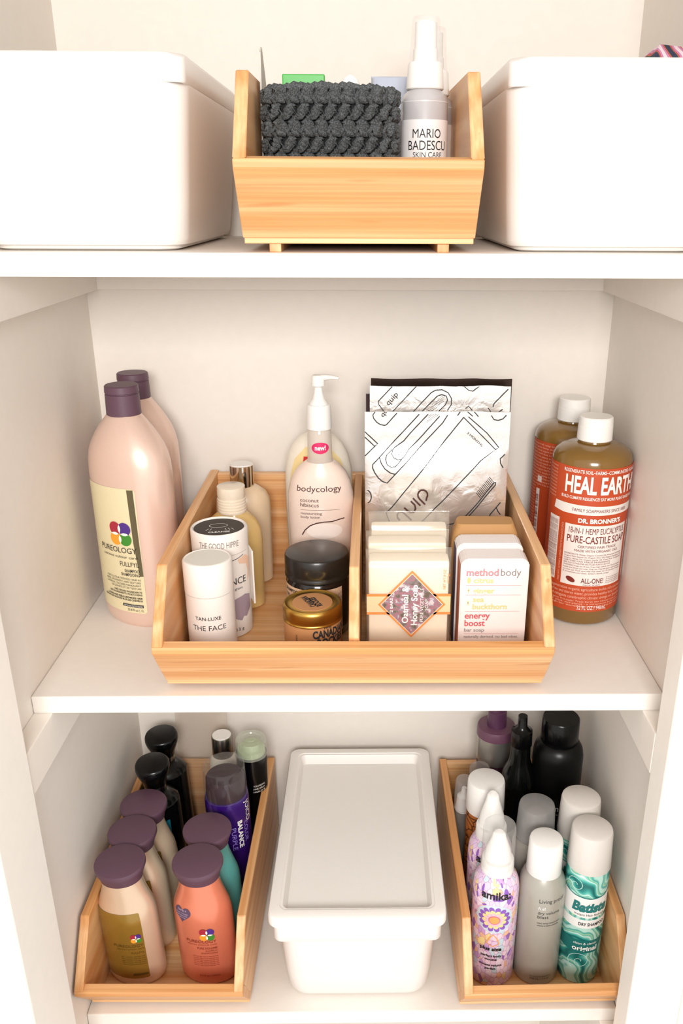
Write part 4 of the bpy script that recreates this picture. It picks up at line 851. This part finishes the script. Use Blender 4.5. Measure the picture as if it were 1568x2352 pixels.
def mousse(label, x, y, rz, cap, tilt=(0, 0)):
    o = thing('mousse_can', label, 'can', (x, y, F3), rz, 'pastel patterned mousse cans', tilt); r = .0255
    b = part('can_body', [(0, r - .003), (.0015, r - .0006), (.003, r), (.128, r), (.137, r - .0012), (.144, r - .004), (.150, r - .0085), (.153, .0165)], AMK, o, n=64)
    part('collar', [(.150, .0172), (.1508, .0180), (.163, .0176), (.1650, .0170), (.1655, .0150)], WHT, o, 'white spray collar')
    bm = bmesh.new(); rg = []
    hs = .78 if cap else 1
    for k, (z, q) in enumerate(((.1650, .0150), (.170, .0147), (.179, .0130), (.187, .0102), (.195, .0076), (.1995, .0066), (.2010, .0050))):
        z = .165 + (z - .165) * hs
        rg.append((0, [Vector((px, py * .85 + (z - .165) * .22, z + (py * .25 if k > 3 else 0))) for px, py in ring_e(q, q, 32)]))
    loft(bm, rg); link('nozzle', bm, WHT, o, 50)
    if cap:
        bm = loft(bmesh.new(), [(z, ring_e(q, q, 48)) for z, q in ((.158, .0183), (.204, .0176), (.2085, .0168), (.210, .0152))]); link('clear_overcap', bm, clear('clear_can_cap', '#f4f2ee', .13), o, 40)
    m = b.map; cz = .1005
    Layer('flower_ring', BLU, .0002, .002).disc(0, cz, .0215, .0195, 28).build(m, o)
    def petals(name, mt, R, pr, n, off, ph=0):
        L = Layer(name, mt, off, .002)
        for i in range(n): t = 2 * pi * i / n + ph; L.disc(R * cos(t), cz + R * .93 * sin(t), pr, pr * .8, 12, t)
        L.build(m, o)
    petals('flower_petals', VI, .0148, .0038, 14, .0004); petals('flower_petals', YE, .0108, .0032, 12, .0006, .2)
    petals('flower_petals', PK, .0076, .0026, 11, .0008); Layer('flower_centre', mat('rose_dot_print', '#d9798c', .4), .0010, .002).disc(0, cz, .0064, .0060).build(m, o)
    Layer('flower_centre', OR, .0012, .002).disc(0, cz, .0052, .0048).build(m, o)
    L = Layer('leaf_print', VI, .0003, .002)
    for u, z, a, bb, t in ((-.016, .138, .0016, .005, 0), (.012, .136, .0028, .0048, .1), (.005, .128, .005, .0016, 0), (.0215, .118, .0014, .004, -.4), (-.0225, .126, .0014, .004, .2), (.010, .150, .001, .002, 0), (-.014, .1325, .0035, .0012, .4), (-.012, .1185, .003, .0012, .5), (.021, .048, .0012, .005, -.6), (.007, .1445, .0012, .0026, .3)): L.disc(u, z, a, bb, 14, t)
    L.build(m, o)
    L = Layer('leaf_print', YE, .0003, .002)
    for u, z, a, bb, t in ((-.003, .147, .002, .004, .3), (.0005, .1385, .0036, .004, 0), (-.0135, .066, .0035, .006, -.5), (.0015, .1445, .0026, .0018, 0)): L.disc(u, z, a, bb, 14, t)
    L.build(m, o)
    L = Layer('leaf_print', OR, .0005, .002).line([(-.007, .066), (-.004, .074), (0, .079), (.004, .074), (.007, .066)], .0013).line([(-.007, .066), (0, .062), (.007, .066)], .0011); L.build(m, o)
    L = Layer('lettering', INK, .0009, .002).text('amika:', .0092, .0005, .1290, .0330, 'C', .025)
    L.text('plus size', .0046, -.002, .0560, .0240, 'C', .04).text('perfect body', .0030, -.001, .0465, .0230, 'C', .03).text('mousse', .0030, -.001, .0415, .0130, 'C', .03).text('mousse volume', .0030, -.001, .0330, .0250, 'C', .03).text('parfait', .0030, -.001, .0280, .0120, 'C', .03).build(m, o)
    return o
mousse('pink and lilac patterned mousse can under a clear cap, front left of right tray', .1500, -.2505, -9, True)
mousse('pink and lilac patterned mousse can with bare white nozzle, behind its clear-capped twin', .1500, -.1980, -9, False)
GREY = mat('warm_grey_can', '#a9a59a', .35, .1, coat=.2)
def lpcan(label, x, y, rz, capm, front, rc=.0183):
    o = thing('spray_can', label, 'can', (x, y, F3), rz, 'warm grey spray cans'); r = .0258
    b = part('can_body', [(0, r - .003), (.0015, r - .0006), (.003, r), (.126, r), (.135, r - .0010), (.142, r - .0035), (.147, r - .007), (.150, .0165)], GREY, o, n=64)
    m = b.map
    if front:
        part('cap', [(.1475, rc + .0006), (.1482, rc + .0010), (.186, rc), (.1888, rc - .0008), (.1900, rc - .0030)], WHT, o, 'plain white cap')
        L = Layer('lettering', mat('slate_ink', '#4a4846', .6), .0004, .002).text('Living proof', .0050, -.005, .1225, .0300).text('dry volume', .0042, -.0055, .1065, .0250).text('blast', .0042, -.0055, .1010, .0120)
        L.text('instant, lasting volume & texture', .0020, -.0055, .0935, .0270, 'L', .01).text('volume et texture durables', .0020, -.0055, .0900, .0250, 'L', .01).text('238 mL / 7.5 oz', .0024, -.008, .0105, .0220, 'L', .01).text('dry volume & texture spray', .0020, -.008, .0145, .0240).build(m, o)
        Layer('lettering', WINK, .0004, .002).text('full', .0042, -.0055, .1130, .0075).build(m, o)
    else:
        part('inner_cap', [(.1500, .0165), (.162, .0160), (.164, .0130), (.176, .0120), (.180, .0095), (.181, .0060)], mat('greige_plastic', '#9d918a', .4), o)
        bm = loft(bmesh.new(), [(z, ring_e(q, q, 48)) for z, q in ((.1475, .0228), (.149, .0230), (.150, .0222), (.186, .0206), (.1895, .0196), (.1910, .0170))]); link('frosted_overcap', bm, clear('smoky_frosted_cap', '#a8a6a4', .55, .3), o, 40)
    return o
lpcan('warm grey spray can with plain white cap, front centre of the right tray', .2015, -.2495, -6, WHT, True)
lpcan('warm grey spray can with smoky frosted cap, behind the white-capped one', .2015, -.1945, -6, None, False)
PEARL = mat('pearl_grey_cap', '#dcd6cf', .35, coat=.15); TEAL = mat('teal_ink', '#14726f', .45); TEALB = mat('teal_band', '#0f6a66', .45); WB = mat('white_band_print', '#e6e6e2', .4)
def dryshampoo(label, x, y, rz, r=.0234):
    o = thing('spray_can', label, 'can', (x, y, F3), rz, 'teal marbled spray cans')
    b = part('can_body', [(0, r - .003), (.0015, r - .0006), (.003, r), (.157, r), (.158, r - .001)], SWL, o, n=64)
    part('cap', [(.1575, r + .0002), (.158, r + .0004), (.2000, r - .0012), (.2035, r - .0020), (.2052, r - .0045)], PEARL, o, 'plain pearl grey cap', n=64)
    m = b.map
    Layer('label_band', WB, .0003, .002).poly([(-.034, .131), (-.018, .1275), (0, .126), (.018, .1275), (.036, .134), (.036, .104), (.0, .0990), (-.034, .1020)]).rect(-.034, .0845, .036, .0965).build(m, o)
    Layer('label_band', TEAL, .0004, .002).line([(-.034, .1315), (-.018, .1282), (0, .1267), (.018, .1282), (.036, .1350)], .0011).build(m, o)
    Layer('label_band', TEALB, .0003, .002).poly([(-.034, .0680), (.019, .0660), (.022, .0760), (.022, .0600), (.014, .0480), (-.034, .0500)]).build(m, o)
    Layer('lettering', TEAL, .0007, .002).text('Batiste', .0122, -.0185, .1085, .0400, 'L', .05, shear=.15).build(m, o)
    Layer('lettering', GINK, .0007, .002).text('Instant Hair Refresh', .0028, -.015, .1025, .0340).text('DRY SHAMPOO', .0042, -.0095, .0885, .0300, 'L', .02).build(m, o)
    Layer('lettering', WINK, .0007, .002).text('clean & classic', .0032, -.0125, .0610, .0260).text('original', .0066, -.0135, .0520, .0280, 'L', .02).build(m, o)
    L = Layer('swirl_print', mat('pale_swirl_ink', '#bfe6dc', .4), .0004, .002)
    for cx, cz, s in ((-.004, .036, 1), (-.017, .142, .8)):
        L.line([(cx + s * (.0015 + .0011 * k * .55) * cos(.5 * k), cz + s * (.0015 + .0011 * k * .55) * sin(.5 * k)) for k in range(22)], .0007)
    L.build(m, o)
    return o
dryshampoo('teal marbled spray can with pearl grey cap, front right of the right tray', .2500, -.2502, -2)
dryshampoo('teal marbled spray can with pearl grey cap, behind its twin near right wall', .2495, -.2000, -2)
# brown mousse bottle with white cap
def flor_brown():
    m = bpy.data.materials.new('brown_botanical_print'); m.use_nodes = True; N = m.node_tree.nodes; L = m.node_tree.links; p = N['Principled BSDF']
    tc = N.new('ShaderNodeTexCoord'); v = N.new('ShaderNodeTexVoronoi'); v.feature = 'DISTANCE_TO_EDGE'; v.inputs['Scale'].default_value = 90
    r = N.new('ShaderNodeValToRGB'); r.color_ramp.elements[0].color = lin('#3d1a0c'); r.color_ramp.elements[1].color = lin('#a8622c'); r.color_ramp.elements[0].position = .03; r.color_ramp.elements[1].position = .08
    L.new(tc.outputs['Object'], v.inputs[0]); L.new(v.outputs[0], r.inputs[0]); L.new(r.outputs[0], p.inputs['Base Color']); p.inputs['Roughness'].default_value = .4; return m
o = thing('mousse_can', 'brown can with leafy print and broad white cap, left side of right tray', 'can', (.1495, -.1485, F3), 0)
part('can_body', [(0, .0205), (.002, .0222), (.146, .0222), (.149, .0215)], flor_brown(), o); part('cap', [(.148, .0226), (.149, .0230), (.186, .0222), (.1890, .0212), (.1900, .0190)], WHT, o, 'broad white cap')
def slim(label, x, y, r, h, grp='slim clear-capped bottles', inner=True):
    o = thing('slim_spray', label, 'bottle', (x, y, F3), 0, grp); hb = h - .045
    part('bottle_body', [(0, r - .001), (.001, r + .0002), (hb - .004, r + .0002), (hb, r - .002)], mat('smoky_bottle', '#7d766f', .3, coat=.3), o, n=32)
    part('nozzle', [(hb, r - .001), (hb + .004, r - .001), (hb + .006, r * .8), (hb + .020, r * .7), (hb + .024, r * .35), (hb + .032, r * .25)], WHT, o, n=32)
    link('clear_overcap', loft(bmesh.new(), [(z, ring_e(q, q, 40)) for z, q in ((hb + .002, r), (h - .003, r - .0006), (h, r - .002))]), clear('clear_slim_cap', '#cfc9c4', .22), o, 40); return o
slim('slim bottle with clear cap, tucked behind the broad white cap', .1510, -.0830, .0138, .158)
slim('short slim bottle with clear cap, against left panel of the right tray', .1305, -.0980, .0125, .150)
o = thing('pump_bottle', 'silver bottle with broad plum collar and pump, back left of right tray', 'bottle', (.1745, -.0515, F3), 0)
part('bottle_body', [(0, .0225), (.002, .0240), (.186, .0240), (.188, .0235)], mat('satin_silver_body', '#a7a39c', .28, .8), o); part('collar', [(.1865, .0246), (.187, .0252), (.197, .0250), (.1995, .0240), (.2, .0225)], mat('plum_collar', '#6a4458', .4), o, 'broad plum collar')
part('pump_head', [(.1998, .0125), (.222, .0120), (.223, .0105), (.240, .0100), (.241, .006)], mat('plum_pump', '#53304a', .35), o); Layer('label', mat('plum_label', '#4a2a38', .4), .0003, .002).rect(-.036, .02, .036, .150).build(Body([(0, .024), (.18, .024)]).map, o)
DKG = mat('black_glass', '#060807', .1, coat=.2, spec=.3)
o = thing('pump_bottle', 'narrow black glass bottle with thin neck, between plum collar and big black bottle', 'bottle', (.1955, -.1100, F3), 0)
part('bottle_body', [(0, .0205), (.002, .0225), (.150, .0225), (.164, .0218), (.174, .0190), (.183, .0150), (.192, .0125), (.212, .0118)], DKG, o, n=56); part('neck_cap', [(.2115, .0128), (.212, .0132), (.232, .0128), (.233, .0100), (.238, .0060), (.252, .0055)], BLK, o)
o = thing('shampoo_bottle', 'big black bottle with white lettering, back right of the right tray', 'bottle', (.2430, -.1060, F3), -20)
b = part('bottle_body', [(0, .0290), (.002, .0308), (.004, .0312), (.146, .0312), (.1470, .0305), (.1485, .0305), (.150, .0310), (.196, .0308), (.206, .0290), (.213, .0250), (.216, .0200)], mat('satin_black_plastic', '#0b0b0b', .32, spec=.3), o, n=64)
part('cap', [(.215, .0222), (.216, .0230), (.246, .0225), (.2475, .0215)], BLK, o); Layer('lettering', WINK, .0004, .002).text('TRESemmé', .0090, -.001, .1310, .0480, 'C').text('P R O  C O L L E C T I O N', .0016, -.001, .1250, .026, 'C').build(b.map, o)
